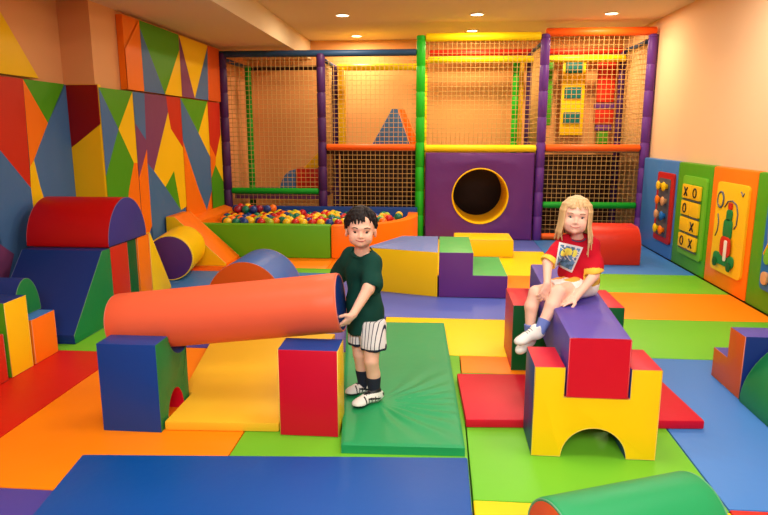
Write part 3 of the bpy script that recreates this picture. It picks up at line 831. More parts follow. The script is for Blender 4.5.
# ------------------------------------------------------------------ right wall pads and activity boards
def right_pad(y0, y1, m, label):
    o = foam('wall_pad', rect(y0+.004, y1-.004, 0.001, 1.165), 'x', 2.745, 2.838, V[m], V[m], V[m], label, 'wall padding', 'plain pads on the right wall', bev=0.022, piping=False)
right_pad(7.62, 8.88, 'sky', 'light blue wall pad at the far end of the right wall')
right_pad(6.67, 7.62, 'leaf', 'green wall pad behind the board with crosses and rings')
right_pad(5.755, 6.67, 'orange', 'orange wall pad behind the yellow activity board')
right_pad(4.60, 5.755, 'leaf', 'green wall pad at the right edge of the photo')
XW = 2.745
def board_empty(yc, label): return empty('activity_board', (XW, yc+SH, 0.17), label, 'activity board', 'activity boards on the right wall')
def bpart(o, e): o.data.transform(Matrix.Translation(-e.location+Vector((0, SH, 0)))); return o
def rrect(u0, u1, v0, v1, r=0.04, n=5):
    p = []
    for cu, cv_, a0 in ((u1-r, v0+r, -90), (u1-r, v1-r, 0), (u0+r, v1-r, 90), (u0+r, v0+r, 180)): p += arc(cu, cv_, r, a0, a0+90, n)
    return p
def plate(name, y0, y1, z0, z1, x0, x1, m, e, r=0.04, par=None):
    o = foam(name, rrect(y0, y1, z0, z1, r), 'x', x0, x1+(0.0010 if x1 > XW-0.0015 else 0), m, m, m, bev=0.004, piping=False, parent=par or e); return bpart(o, e)
# board 1: red frame with coloured knobs
SH = 0.07
e = board_empty(7.87, 'red framed board with rows of coloured knobs on the light blue pad')
plate('frame', 7.59, 8.15, 0.18, 1.02, XW-0.025, XW-0.001, V['board_red'], e); plate('face', 7.68, 8.06, 0.25, 0.95, XW-0.032, XW-0.0255, V['slate'], e, .02)
kc = ['board_yellow', 'slate', 'orange', 'sky', 'tan', 'blue', 'yellow', 'yellow']
for k in range(8):
    r, c = divmod(k, 2); zc = 0.86-r*0.175; yc = 7.96-c*0.19
    bm = bmesh.new(); tube_bm(bm, [(XW-0.033, yc, zc), (XW-0.05, yc, zc), (XW-0.075, yc, zc), (XW-0.085, yc, zc), (XW-0.092, yc, zc)], [0.03, 0.03, 0.058, 0.05, 0.02], 18)
    o = bpart(mesh_obj('knob', bm, V[['board_yellow', 'yellow', 'orange', 'tan', 'tan', 'board_blue', 'yellow', 'orange'][k]], e), e)
# board 2: tiles with crosses and rings
e = board_empty(6.99, 'green framed board of yellow tiles with crosses and rings')
plate('frame', 6.67, 7.31, 0.16, 1.03, XW-0.025, XW-0.001, V['lime'], e); plate('face', 6.74, 7.24, 0.22, 0.95, XW-0.028, XW-0.0252, V['leaf'], e, .02)
rows = ['XO', 'O ', ' X', 'OX']
for r in range(4):
    for c in range(2):
        yc = 7.115-c*0.245; zc = 0.865-r*0.18
        t = plate('tile', yc-0.115, yc+0.115, zc-0.075, zc+0.075, XW-0.055, XW-0.0285, V['board_yellow'], e, .012)
        ch = rows[r][c]
        if ch == 'X':
            bm = bmesh.new()
            for s in (1, -1): tube_bm(bm, [(XW-0.057, yc-.04, zc-.045*s), (XW-0.057, yc+.04, zc+.045*s)], 0.009, 8)
            bpart(mesh_obj('cross', bm, V['black'], t), e)
        elif ch == 'O':
            bm = bmesh.new(); tube_bm(bm, [(XW-0.057, yc+.042*math.cos(a*PI/12), zc+.046*math.sin(a*PI/12)) for a in range(24)], 0.008, 8, closed=True)
            bpart(mesh_obj('ring', bm, V['black'], t), e)
    bm = bmesh.new(); tube_bm(bm, [(XW-0.042, 6.75, 0.865-r*0.18-.09), (XW-0.042, 7.23, 0.865-r*0.18-.09)], 0.007, 8); bpart(mesh_obj('rod', bm, V['slate'], e), e)
# board 3: yellow board with a green figure and tracks
e = board_empty(6.09, 'yellow activity board with green figure on the orange pad')
plate('face', 5.77, 6.41, 0.17, 1.03, XW-0.025, XW-0.001, V['board_yellow'], e, .05)
def loop(name, pts, r, m, closed=False):
    bm = bmesh.new(); tube_bm(bm, [(XW-0.028, y, z) for y, z in pts], r, 8, closed); return bpart(mesh_obj(name, bm, m, e), e)
loop('dial', [(6.30+.062*math.cos(a*PI/12), 0.86+.075*math.sin(a*PI/12)) for a in range(24)], .010, V['slate'], True)
plate('dial_face', 6.25, 6.35, 0.80, 0.92, XW-0.031, XW-0.0255, V['yellow'], e, .045)
loop('track', [(6.20, .80), (6.14, .86), (6.05, .87), (5.96, .84), (5.92, .76), (5.93, .66), (5.97, .62)], .007, V['slate'])
loop('track', [(6.33, .72), (6.30, .64), (6.31, .56), (6.35, .50)], .006, V['slate']); loop('track', [(5.90, .97), (5.86, .93), (5.84, .96)], .006, V['slate'])
plate('figure_body', 6.00, 6.17, 0.50, 0.70, XW-0.040, XW-0.0255, V['green'], e, .06); plate('figure_head', 6.02, 6.13, 0.68, 0.79, XW-0.040, XW-0.0256, V['green'], e, .04)
plate('figure_hat', 6.035, 6.11, 0.785, 0.85, XW-0.040, XW-0.0256, V['brick'], e, .02)
plate('figure_belly', 5.97, 6.19, 0.34, 0.53, XW-0.046, XW-0.0405, V['brick'], e, .06); plate('figure_patch', 6.03, 6.09, 0.30, 0.50, XW-0.052, XW-0.0465, V['white'], e, .02)
plate('figure_base', 5.90, 6.33, 0.25, 0.36, XW-0.040, XW-0.0256, V['green'], e, .05)
for yy in (5.97, 6.27): plate('wheel', yy-.045, yy+.045, 0.215, 0.305, XW-0.05, XW-0.041, V['dark_green'], e, .04)
# board 4
SH = 0.05
e = board_empty(5.1, 'blue activity board on the green pad at the right edge')
plate('face', 4.78, 5.44, 0.20, 1.03, XW-0.025, XW-0.001, V['board_blue'], e, .05)
plate('cloud', 4.9, 5.2, 0.78, 0.93, XW-0.031, XW-0.0255, V['white'], e, .06); plate('ball_face', 5.29, 5.39, 0.25, 0.36, XW-0.045, XW-0.0255, V['tan'], e, .045)
loop('track', [(5.40, .50), (5.34, .60), (5.36, .72), (5.38, .84)], .012, V['yellow']); plate('leaf_shape', 5.30, 5.40, 0.42, 0.56, XW-0.035, XW-0.0255, V['lime'], e, .045)

# ------------------------------------------------------------------ people: smooth-blended body surfaces
def rz(a):
    c, s = math.cos(a), math.sin(a); return np.array([[c, -s, 0], [s, c, 0], [0, 0, 1.0]])
def ry(a):
    c, s = math.cos(a), math.sin(a); return np.array([[c, 0, s], [0, 1, 0], [-s, 0, c]])
def rx(a):
    c, s = math.cos(a), math.sin(a); return np.array([[1, 0, 0], [0, c, -s], [0, s, c]])
class Sdf:
    """list of rounded cones / ellipsoids / half spaces combined by smooth union, subtraction and intersection"""
    def __init__(s): s.p = []
    def cone(s, a, b, ra, rb, k=.012, op='+'):
        a = np.array(a, float); b = np.array(b, float); s.p.append(('c', a, b, ra, rb, k, op)); return s
    def ell(s, c, r, R=None, k=.012, op='+'):
        s.p.append(('e', np.array(c, float), np.array(r, float), np.eye(3) if R is None else R, 0, k, op)); return s
    def cut(s, c, n, k=.003):   # keep the side n points away from
        n = np.array(n, float); s.p.append(('h', np.array(c, float), n/np.linalg.norm(n), 0, 0, k, '&')); return s
    def d1(s, q, P):
        if q[0] == 'c':
            a, b, ra, rb = q[1:5]; ab = b-a; L2 = max(ab @ ab, 1e-12)
            t = np.clip(((P-a) @ ab)/L2, 0, 1); return np.linalg.norm(P-a-t[..., None]*ab, axis=-1)-(ra+(rb-ra)*t)
        if q[0] == 'e':
            L = (P-q[1]) @ q[3]; k0 = np.linalg.norm(L/q[2], axis=-1); k1 = np.linalg.norm(L/(q[2]**2), axis=-1)
            return k0*(k0-1)/np.maximum(k1, 1e-6)
        return (P-q[1]) @ q[2]
    @staticmethod
    def mix(D, d, k, op):
        if op == '+':
            h = np.maximum(k-np.abs(D-d), 0)/k; return np.minimum(D, d)-h*h*k*0.25
        if op == '-': d = -d
        h = np.maximum(k-np.abs(D-d), 0)/k; return np.maximum(D, d)+h*h*k*0.25
    def ev(s, P):
        P = np.atleast_2d(np.array(P, float)); D = np.full(P.shape[0], 1.0)
        for q in s.p: D = s.mix(D, s.d1(q, P), q[5], q[6])
        return D
    def box(s, q):
        if q[0] == 'c':
            r = max(q[3], q[4]); return np.minimum(q[1], q[2])-r, np.maximum(q[1], q[2])+r
        r = max(q[2]); return q[1]-r, q[1]+r
    def mesh(s, h, noise=None):
        bs = [s.box(q) for q in s.p if q[0] != 'h' and q[6] == '+']
        lo = np.min([b[0] for b in bs], 0)-4*h; hi = np.max([b[1] for b in bs], 0)+4*h
        n = np.ceil((hi-lo)/h).astype(int)+1
        ax = [lo[i]+h*np.arange(n[i]) for i in range(3)]
        D = np.full(tuple(n), 1.0, np.float64)
        for q in s.p:
            if q[0] == 'h':
                X, Y, Z = np.meshgrid(*ax, indexing='ij', sparse=True)
                d = (X-q[1][0])*q[2][0]+(Y-q[1][1])*q[2][1]+(Z-q[1][2])*q[2][2]
                D = s.mix(D, d, q[5], '&'); continue
            a, b = s.box(q); m = q[5]+3*h
            i0 = np.clip(np.floor((a-m-lo)/h).astype(int), 0, n-1); i1 = np.clip(np.ceil((b+m-lo)/h).astype(int)+1, 1, n)
            if np.any(i1 <= i0): continue
            sl = tuple(slice(i0[i], i1[i]) for i in range(3))
            G = np.stack(np.meshgrid(*[ax[i][sl[i]] for i in range(3)], indexing='ij'), -1)
            D[sl] = s.mix(D[sl], s.d1(q, G), q[5], q[6])
        if noise is not None:
            G = np.stack(np.meshgrid(*ax, indexing='ij'), -1); D = D+np.where(np.abs(D) < 0.03, noise(G), 0)
        ins = D < 0
        c = [ins[dx:n[0]-1+dx, dy:n[1]-1+dy, dz:n[2]-1+dz] for dx in (0, 1) for dy in (0, 1) for dz in (0, 1)]
        cs = sum(x.astype(np.int8) for x in c); act = (cs > 0) & (cs < 8)
        idx = np.argwhere(act); ID = -np.ones(act.shape, np.int64); ID[act] = np.arange(len(idx))
        acc = np.zeros((len(idx), 3)); cnt = np.zeros(len(idx))
        cor = [np.array(v) for v in [(x, y, z) for x in (0, 1) for y in (0, 1) for z in (0, 1)]]
        for i in range(8):
            for j in range(i+1, 8):
                if np.abs(cor[i]-cor[j]).sum() != 1: continue
                A = idx+cor[i]; Bq = idx+cor[j]
                da = D[A[:, 0], A[:, 1], A[:, 2]]; db = D[Bq[:, 0], Bq[:, 1], Bq[:, 2]]
                m = (da < 0) != (db < 0); t = np.where(m, da/np.where(m, da-db, 1), 0)
                acc += np.where(m[:, None], A+t[:, None]*(Bq-A), 0); cnt += m
        V_ = lo+h*(acc/cnt[:, None])
        F = []
        for a in range(3):
            u, v = (a+1) % 3, (a+2) % 3
            s0 = [slice(None)]*3; s1 = [slice(None)]*3; s0[a] = slice(0, n[a]-1); s1[a] = slice(1, n[a])
            for q in (s0, s1): q[u] = slice(1, n[u]-1); q[v] = slice(1, n[v]-1)
            A = ins[tuple(s0)]; Bq = ins[tuple(s1)]; e = np.argwhere(A != Bq)
            fl = A[tuple(e.T)]
            e[:, u] += 1; e[:, v] += 1
            du = np.zeros(3, int); du[u] = 1; dv = np.zeros(3, int); dv[v] = 1
            def g(o): w = e-o; return ID[w[:, 0], w[:, 1], w[:, 2]]
            Q = np.stack([g(du+dv), g(dv), g(0*du), g(du)], 1)
            Q[~fl] = Q[~fl][:, ::-1]; F.append(Q)
        F = np.concatenate(F); F = F[(F >= 0).all(1)]
        return V_, F
    def surf(s, P, d, L=0.12):   # first hit marching from P along d
        P = np.array(P, float); d = np.array(d, float)/np.linalg.norm(d); t = 0
        for _ in range(60):
            x = float(s.ev(P+d*t)[0])
            if x < 2e-4: break
            t += max(x*0.7, 2e-4)
            if t > L: break
        return P+d*t
def np_mesh(name, Vx, F, mats, parent=None, mi=None, origin=(0, 0, 0)):
    me = bpy.data.meshes.new(name); Vx = Vx-np.array(origin)
    me.vertices.add(len(Vx)); me.vertices.foreach_set('co', Vx.astype(np.float32).ravel())
    me.loops.add(len(F)*4); me.polygons.add(len(F))
    me.loops.foreach_set('vertex_index', F.astype(np.int32).ravel())
    me.polygons.foreach_set('loop_start', (np.arange(len(F))*4).astype(np.int32))
    me.polygons.foreach_set('loop_total', np.full(len(F), 4, np.int32))
    for m in mats: me.materials.append(m)
    if mi is not None: me.polygons.foreach_set('material_index', mi.astype(np.int32))
    me.polygons.foreach_set('use_smooth', np.ones(len(F), bool))
    me.update(calc_edges=True); me.validate()
    return link(name, me, parent)
def skin_mat(name, rgb, sss=0.12):
    m = mat(name, rgb, 0.5, 0.02, 60, 0.35); b = m.node_tree.nodes['Principled BSDF']
    b.inputs['Subsurface Weight'].default_value = sss; b.inputs['Subsurface Radius'].default_value = (0.012, 0.005, 0.003)
    b.inputs['Subsurface Scale'].default_value = 0.6
    return m
SKIN_B = skin_mat('skin_boy', (240, 188, 160)); SKIN_G = skin_mat('skin_girl', (246, 196, 172))
LIP = mat('lips', (176, 66, 62), 0.45); LIPG = mat('lips_girl', (190, 80, 80), 0.45); EYEW = mat('eye_white', (236, 232, 228), 0.25); IRIS_B = mat('iris_brown', (44, 26, 18), 0.15); IRIS_G = mat('iris_grey', (70, 76, 84), 0.15)
LASH_B = mat('lash', (30, 20, 18), 0.6); LASH_G2 = mat('lash_brown', (84, 56, 44), .6); LASH_G = mat('brow_blond', (150, 104, 70), 0.6); BROW_B = mat('brow_dark', (44, 28, 22), 0.7)
H_B = mat('hair_dark', (18, 13, 13), 0.62, 0.0, spec=.25); H_G = mat('hair_blond', (236, 206, 152), 0.5)
def hair_nodes(m, c2, sc):
    nt = m.node_tree; b = nt.nodes['Principled BSDF']; tc = nt.nodes.new('ShaderNodeTexCoord'); mp = nt.nodes.new('ShaderNodeMapping')
    mp.inputs['Scale'].default_value = (sc, sc, sc*0.08); n = nt.nodes.new('ShaderNodeTexNoise'); n.inputs['Scale'].default_value = 1.0; n.inputs['Detail'].default_value = 4
    nt.links.new(tc.outputs['Object'], mp.inputs['Vector']); nt.links.new(mp.outputs['Vector'], n.inputs['Vector'])
    mx = nt.nodes.new('ShaderNodeMixRGB'); mx.inputs['Color1'].default_value = tuple(b.inputs['Base Color'].default_value); mx.inputs['Color2'].default_value = lin(c2)+(1,)
    nt.links.new(n.outputs['Fac'], mx.inputs['Fac']); nt.links.new(mx.outputs['Color'], b.inputs['Base Color'])
    bp = nt.nodes.new('ShaderNodeBump'); bp.inputs['Strength'].default_value = 0.5; bp.inputs['Distance'].default_value = 0.004
    nt.links.new(n.outputs['Fac'], bp.inputs['Height']); nt.links.new(bp.outputs['Normal'], b.inputs['Normal'])
hair_nodes(H_B, (34, 24, 22), 160); hair_nodes(H_G, (188, 144, 92), 180)

def head(S, C, R, s, neck, wx=1.0, fz=1.0):
    def T(x, y, z): return np.array(C)+R @ (np.array([x*wx, y, z*(fz if z < 0 else 1)])*s)
    S.ell(T(0, .014, .034), (.076*s*wx, .092*s, .082*s), R, .02)
    S.ell(T(0, -.020, -.034), (.0605*s*wx, .062*s, .074*s*(fz*.6+.4)), R, .03*s)
    for q in (-1, 1):
        S.ell(T(q*.034, -.054, -.040), (.025*s, .022*s, .024*s), R, .022*s)
        S.ell(T(q*.034, -.026, -.070), (.020*s, .032*s, .016*s), R, .03*s)
    S.ell(T(0, -.064, -.090), (.019*s, .017*s, .014*s), R, .022*s)
    S.ell(T(0, -.070, .022), (.050*s, .012*s, .010*s), R, .016*s)
    for q in (-1, 1): S.ell(T(q*.031, -.083, -.001), (.0165*s, .013*s, .0105*s), R, .009*s, '-')
    S.cone(T(0, -.078, -.006), T(0, -.088, -.032), .0062*s, .0088*s, .010*s)
    for q in (-1, 1): S.ell(T(q*.0090, -.083, -.036), (.0065*s, .0065*s, .0055*s), R, .005*s)
    S.cone(T(-.016, -.079, -.0600), T(.016, -.079, -.0600), .0042*s, .0042*s, .006*s)
    S.cone(T(-.013, -.077, -.0705), T(.013, -.077, -.0705), .0050*s, .0050*s, .006*s)
    for q in (-1, 1):
        S.ell(T(q*.078, .010, -.012), (.008*s, .020*s, .030*s), R @ rz(q*0.35), .008*s)
        S.ell(T(q*.084, .004, -.010), (.005*s, .011*s, .018*s), R @ rz(q*0.35), .004*s, '-')
    S.cone(neck[0], neck[1], neck[2], neck[3], .03)
    return T
def face_parts(S, T, R, s, par, iris, lash, brow, lip, squint=1.0, org=(0, 0, 0)):
    org = np.array(org); f = R @ np.array([0, 1.0, 0])
    def on(x, z, off=0.0): return S.surf(T(x, -.14, z), f)-f*off-org
    for q in (-1, 1):
        c = T(q*.031, -.0585, -.001)-org
        bm = bmesh.new(); bmesh.ops.create_uvsphere(bm, u_segments=20, v_segments=12, radius=1)
        for v in bm.verts:
            w = R @ (np.array(v.co)*np.array([.0132, .0128, .0090*squint])*s); v.co = Vector(w)+Vector(c)
        e = mesh_obj('eye', bm, EYEW, par, True)
        bm = bmesh.new(); bmesh.ops.create_uvsphere(bm, u_segments=16, v_segments=8, radius=1)
        for v in bm.verts:
            w = R @ (np.array(v.co)*np.array([.0070, .0030, .0068*squint])*s+np.array([0, -.0112, 0])*s); v.co = Vector(w)+Vector(c)
        mesh_obj('iris', bm, iris, e, True)
        pts = [T(q*.031+(.0138*math.cos(a)), -.0705+.006*abs(math.cos(a)), -.001+.0085*squint*math.sin(a))-org for a in np.linspace(.12*PI, .88*PI, 9)]
        tube('eyelash', pts, [.0008*s]+[.0023*s]*7+[.0008*s], lash, par, 6)
        pts = [on(q*(.016+.034*t), .0215+.006*math.sin(PI*t*0.9)-.002*t, .0005) for t in np.linspace(0, 1, 7)]
        tube('eyebrow', pts, [.0015*s, .0026*s, .003*s, .003*s, .0026*s, .002*s, .0010*s], brow, par, 6)
    xs = np.linspace(-.029, .029, 11)
    pts = [on(x, -.0660+.0110*(abs(x)/.029)**1.7, .0002) for x in xs]
    tube('mouth', pts, [.0010*s]+[.0018*s]*2+[.0028*s]*5+[.0018*s]*2+[.0010*s], lip, par, 6)
def hand(S, wr, d, n, side, curls, s=1.0, spread=0.0, k=.004, thumb=(.55, .75, .35), lens=(.038, .044, .041, .032)):
    wr = np.array(wr, float); d = np.array(d, float); d /= np.linalg.norm(d); n = np.array(n, float); n -= d*(n @ d); n /= np.linalg.norm(n)
    e = np.cross(d, n)*side    # towards the thumb
    S.cone(wr, wr+d*.02*s, .0165*s, .017*s, .012)
    for i in range(4):
        o = (1.5-i)*.0128*s; kn = wr+d*(.056-.004*abs(i-1))*s+e*o
        S.cone(wr+d*.010*s+e*o*.55, kn, .0105*s, .0085*s, .008*s)
        a = 0; p = kn; r = .0070*s; L = lens[i]*s
        for j, fr in enumerate((.42, .32, .26)):
            a += curls[i][j]; dd = d*math.cos(a)+n*math.sin(a)+e*spread*(1.5-i); dd /= np.linalg.norm(dd)
            q = p+dd*L*fr*1.15; S.cone(p, q, r, r*.93, .0028*s if j == 0 else .002*s); p = q; r *= .93
    b = wr+d*.012*s+e*.013*s
    t1 = b+(d*thumb[0]+e*thumb[1]+n*thumb[2])*.026*s; t2 = t1+(d*.85+e*.25+n*(thumb[2]+.15))*.022*s; t3 = t2+(d*.95-e*.05+n*(thumb[2]+.2))*.016*s
    S.cone(b, t1, .0115*s, .0090*s, .008*s); S.cone(t1, t2, .0085*s, .0076*s, .003*s); S.cone(t2, t3, .0076*s, .0066*s, .002*s)
def skin_part(name, S, h, m, par, org, mi=None, mats=None, noise=None):
    Vx, F = S.mesh(h, noise)
    idx = None
    if mi is not None:
        cen = Vx[F].mean(1); idx = mi(cen)
    return np_mesh(name, Vx, F, mats or [m], par, idx, org)
def folds(G, amp, f, dirs):
    out = 0
    for (a, b, c, ph) in dirs: out = out+np.sin((G[..., 0]*a+G[..., 1]*b+G[..., 2]*c)*f+ph)
    return amp*out

def shoe(heel, toe, z0, par, org, s=1.0, whites=None, tongue_up=.055, sole_m=None, pat=None, tilt=None):
    heel = np.array(heel, float); toe = np.array(toe, float); d = toe-heel; L = np.linalg.norm(d); d /= L
    up = np.array([0, 0, 1.0]) if tilt is None else np.array(tilt, float); up = up-d*(up @ d); up /= np.linalg.norm(up); side = np.cross(d, up)
    R = np.stack([d, side, up], 1)
    S = Sdf(); W = .031*s
    S.ell(heel+d*W*.95+up*.028, (W*1.02, W*.86, .030), R, .01)
    S.ell(heel+d*L*.5+up*.027, (L*.36, W*.88, .028), R, .02)
    S.ell(toe-d*W*1.15+up*.019, (W*1.25, W*1.06, .0235), R, .02)
    S.cone(heel+d*L*.30+up*.03, heel+d*L*.26+up*tongue_up, W*.95, W*.88, .02)
    S.cone(heel+d*L*.40+up*.045, heel+d*L*.62+up*.034, W*.55, W*.55, .02)
    S.ell(heel+d*L*.26+up*(tongue_up+.028), (W*.78, W*.7, .02), R, .004, '-')
    S.cut(heel, -up, .004)
    def mi(c):
        q = (c-heel) @ R; z = q[:, 2]; out = np.zeros(len(c), int)
        out[z < .012] = 1
        if pat: out = pat(q, L, out)
        return out
    o = skin_part('shoe', S, .003, None, par, org, mi, [whites, sole_m, MATS['shoe_black']])
    # laces
    for t in (.46, .54, .62):
        a = heel+d*L*t+up*.08
        pts = [S.surf(a+side*w, -up, .1)+up*.001-np.array(org) for w in np.linspace(-W*.5, W*.5, 6)]
        tube('lace', pts, .0017, MATS['lace'], o, 5)
    return o
mat('shoe_white', (232, 228, 220), 0.5); mat('shoe_black', (22, 22, 24), 0.5); mat('lace', (90, 90, 92), 0.6); mat('lace_white', (215, 212, 205), .6)

def boy():
    org = (-.38, 3.28, .05)
    e = empty('person', org, 'boy in dark green t-shirt and striped shorts holding up the coral roll', 'person')
    C = np.array([-.411, 3.312, .986]); R = rz(math.radians(7)) @ ry(math.radians(2)); s = .955
    S = Sdf()
    TR = rz(math.radians(-32))
    S.ell((-.412, 3.358, .735), (.096, .066, .115), TR, .03); S.ell((-.405, 3.350, .57), (.088, .072, .10), TR, .04); S.ell((-.392, 3.335, .455), (.092, .076, .075), TR, .04)
    T = head(S, C, R, s, ((-.412, 3.356, .84), (-.408, 3.338, .93), .044, .038), 1.03, .74)
    S.cone((-.345, 3.305, .822), (-.358, 3.19, .70), .038, .032, .03); S.cone((-.358, 3.19, .70), (-.425, 3.098, .588), .032, .0205, .012)
    hand(S, (-.428, 3.094, .583), (-.66, -.05, -.75), (-.62, .55, .45), -1, [(.2, .4, .3), (.25, .45, .35), (.3, .5, .4), (.35, .5, .4)], 1.08, .03, thumb=(.35, .8, .35))
    S.cone((-.49, 3.405, .822), (-.555, 3.47, .68), .036, .029, .03); S.cone((-.555, 3.47, .68), (-.615, 3.405, .555), .029, .0185, .012)
    hand(S, (-.618, 3.400, .55), (-.35, -.75, -.5), (-.1, -.6, .8), 1, [(.3, .4, .3)]*4, .98, .03)
    S.cone((-.348, 3.292, .44), (-.350, 3.232, .285), .062, .038, .03); S.cone((-.350, 3.232, .285), (-.340, 3.252, .20), .038, .036, .01); S.cone((-.340, 3.25, .205), (-.336, 3.248, .10), .036, .025, .01)
    S.cone((-.432, 3.365, .44), (-.425, 3.335, .285), .060, .037, .03); S.cone((-.425, 3.335, .285), (-.415, 3.352, .20), .037, .035, .01); S.cone((-.415, 3.352, .205), (-.408, 3.352, .10), .035, .025, .01)
    body = skin_part('body', S, .0037, SKIN_B, e, org)
    face_parts(S, T, R, s, e, IRIS_B, LASH_B, BROW_B, LIP, .85, org)
    # hair
    Hs = Sdf(); Hs.ell(T(0, .026, .046), (.086*s, .094*s, .084*s), R, .02)
    Hs.ell(T(0, .05, .0), (.078*s, .068*s, .075*s), R, .03)
    Hs.ell(T(0, -.082, -.030), (.066*s, .070*s, .066*s), R, .012, '-')
    for q in (-1, 1): Hs.ell(T(q*.082, .004, -.045), (.03*s, .040*s, .045*s), R, .01, '-')
    rnd = random.Random(4); cr = np.array([.012, .03, .126])
    def surf_pt(az, el, r=1.0):   # on the hair ellipsoid, el 0 = level with the eyes
        v = np.array([math.sin(az)*math.cos(el), -math.cos(az)*math.cos(el), math.sin(el)])
        return np.array([0, .018, .034])+v*np.array([.083, .099, .090])*r
    for i in range(74):
        az = rnd.uniform(-PI, PI); f = abs(az)
        if f < .75: end = .20+rnd.uniform(-.07, .08)+(.14 if abs(az-.25) < .14 else 0)
        elif f < 1.35: end = -.12+rnd.uniform(-.12, .25)
        else: end = -.55+rnd.uniform(-.3, .2)
        pts = []; sw = rnd.uniform(-.35, .35)+(-.25 if f < 1 else 0)
        for t in np.linspace(0, 1, 6):
            el = 1.45*(1-t)+end*t; pts.append(T(*surf_pt(az+sw*(1-t)*.8-.0, el, 1.0+.03*math.sin(PI*t)+rnd.uniform(0, .035))))
        r0 = rnd.uniform(.007, .011)
        for j in range(5): Hs.cone(pts[j], pts[j+1], r0*(1-.12*j), r0*(1-.12*(j+1)) if j < 4 else .003, .006)
    skin_part('hair', Hs, .0032, H_B, e, org)
    # t-shirt
    G = Sdf()
    G.ell((-.412, 3.358, .760), (.114, .080, .112), TR, .03); G.ell((-.402, 3.350, .58), (.108, .090, .13), TR, .05); G.cone((-.392, 3.340, .50), (-.388, 3.335, .40), .098, .106, .05)
    G.cone((-.418, 3.352, .815), (-.375, 3.322, .834), .048, .045, .03); G.cone((-.418, 3.352, .815), (-.465, 3.385, .834), .048, .045, .03)
    G.cone((-.350, 3.305, .818), (-.345, 3.225, .710), .050, .060, .035)
    G.cone((-.485, 3.400, .818), (-.548, 3.455, .72), .050, .056, .035)
    hd = np.array((-.08, -.70, -.71)); hd /= np.linalg.norm(hd); G.ell(np.array((-.347, 3.212, .700))+hd*.075, (.078, .075, .078), None, .004, '-')
    G.cut((-.39, 3.34, .418), (.10, -.05, -1), .004)
    # neck opening and hollow hems
    G.ell((-.410, 3.318, .888), (.058, .058, .046), R, .005, '-'); G.ell((-.39, 3.34, .415), (.098, .085, .012), TR, .006, '-')
    shirtM = mat('cotton_dark_green', (12, 62, 52), 0.85, 0.1, 25, 0.2)
    nz = lambda g: folds(g, .0016, 1, [(30, 20, 60, 0), (-50, 30, 40, 1), (70, -40, -25, 2)])
    skin_part('t_shirt', G, .0042, shirtM, e, org, noise=nz)
    bm = bmesh.new(); tube_bm(bm, [np.array((-.410+.058*math.cos(a), 3.330+.052*math.sin(a), .862+.024*math.sin(a)+0.004)) - np.array(org) for a in np.linspace(0, 2*PI, 25)[:-1]], .004, 6, closed=True)
    mesh_obj('collar', bm, shirtM, e)
    # shorts
    P = Sdf(); P.cone((-.352, 3.300, .46), (-.340, 3.262, .365), .080, .071, .03); P.cone((-.425, 3.362, .46), (-.425, 3.345, .365), .070, .068, .014)
    P.cut((0, 0, .345), (0, 0, -1), .004); P.cut((0, 0, .50), (0, 0, 1), .004)
    P.ell((-.345, 3.255, .345), (.056, .056, .018), None, .005, '-'); P.ell((-.425, 3.345, .345), (.054, .054, .018), None, .005, '-')
    sm = bpy.data.materials.new('striped_cotton'); sm.use_nodes = True; nt = sm.node_tree; b = nt.nodes['Principled BSDF']; b.inputs['Roughness'].default_value = .85
    tc = nt.nodes.new('ShaderNodeTexCoord'); mp = nt.nodes.new('ShaderNodeMapping'); mp.inputs['Rotation'].default_value = (0, 0, math.radians(20))
    sx = nt.nodes.new('ShaderNodeSeparateXYZ'); ml = nt.nodes.new('ShaderNodeMath'); ml.operation = 'MULTIPLY'; ml.inputs[1].default_value = 52
    fr = nt.nodes.new('ShaderNodeMath'); fr.operation = 'FRACT'; lt = nt.nodes.new('ShaderNodeMath'); lt.operation = 'LESS_THAN'; lt.inputs[1].default_value = .2
    mx = nt.nodes.new('ShaderNodeMixRGB'); mx.inputs['Color1'].default_value = lin((226, 224, 222))+(1,); mx.inputs['Color2'].default_value = lin((40, 44, 70))+(1,)
    for a, b_ in ((tc.outputs['Object'], mp.inputs['Vector']), (mp.outputs['Vector'], sx.inputs['Vector']), (sx.outputs['X'], ml.inputs[0]), (ml.outputs[0], fr.inputs[0]), (fr.outputs[0], lt.inputs[0]), (lt.outputs[0], mx.inputs['Fac']), (mx.outputs['Color'], b.inputs['Base Color'])): nt.links.new(a, b_)
    navy = mat('cotton_navy', (18, 26, 52), .85)
    skin_part('shorts', P, .0035, None, e, org, lambda c: (c[:, 2] < .360).astype(int), [sm, navy], noise=lambda g: folds(g, .0015, 1, [(80, 50, 6, 0), (-60, 90, 8, 1)]))
    sock = mat('sock_navy', (16, 26, 44), .9)
    for (a, b_) in (((-.339, 3.249, .188), (-.336, 3.246, .09)), ((-.413, 3.353, .188), (-.406, 3.352, .09))):
        K = Sdf(); K.cone(a, b_, .0405, .0300, .01); K.cut(np.array(a)+[0, 0, -.0], (0, 0, 1), .004)
        skin_part('sock', K, .0035, sock, e, org)
    def pat(q, L, out):
        x, y, z = q[:, 0]/L, np.abs(q[:, 1]), q[:, 2]
        out[(z > .018) & (z < .040) & (x > .22) & (x < .62) & (np.abs(z-.022-(x-.2)*.04) < .0055)] = 2; out[(z < .015)] = 2; out[(z < .008)] = 0; out[(z > .018) & (x > .28) & (x < .62) & (np.abs((x*9) % 1-.5) < .16) & (z < .042)] = 2
        out[(z > .03) & (z < .045) & (x < .12)] = 2; out[(np.abs(x-.70) < .02) & (y > .012) & (z > .015)] = 2
        out[(z < .016) & (x > .6)] = 2; out[(z > .058)] = 2
        return out
    shoe((-.293, 3.285, .051), (-.435, 3.135, .051), .05, e, org, 1.18, MATS['shoe_white'], .062, MATS['shoe_black'], pat)
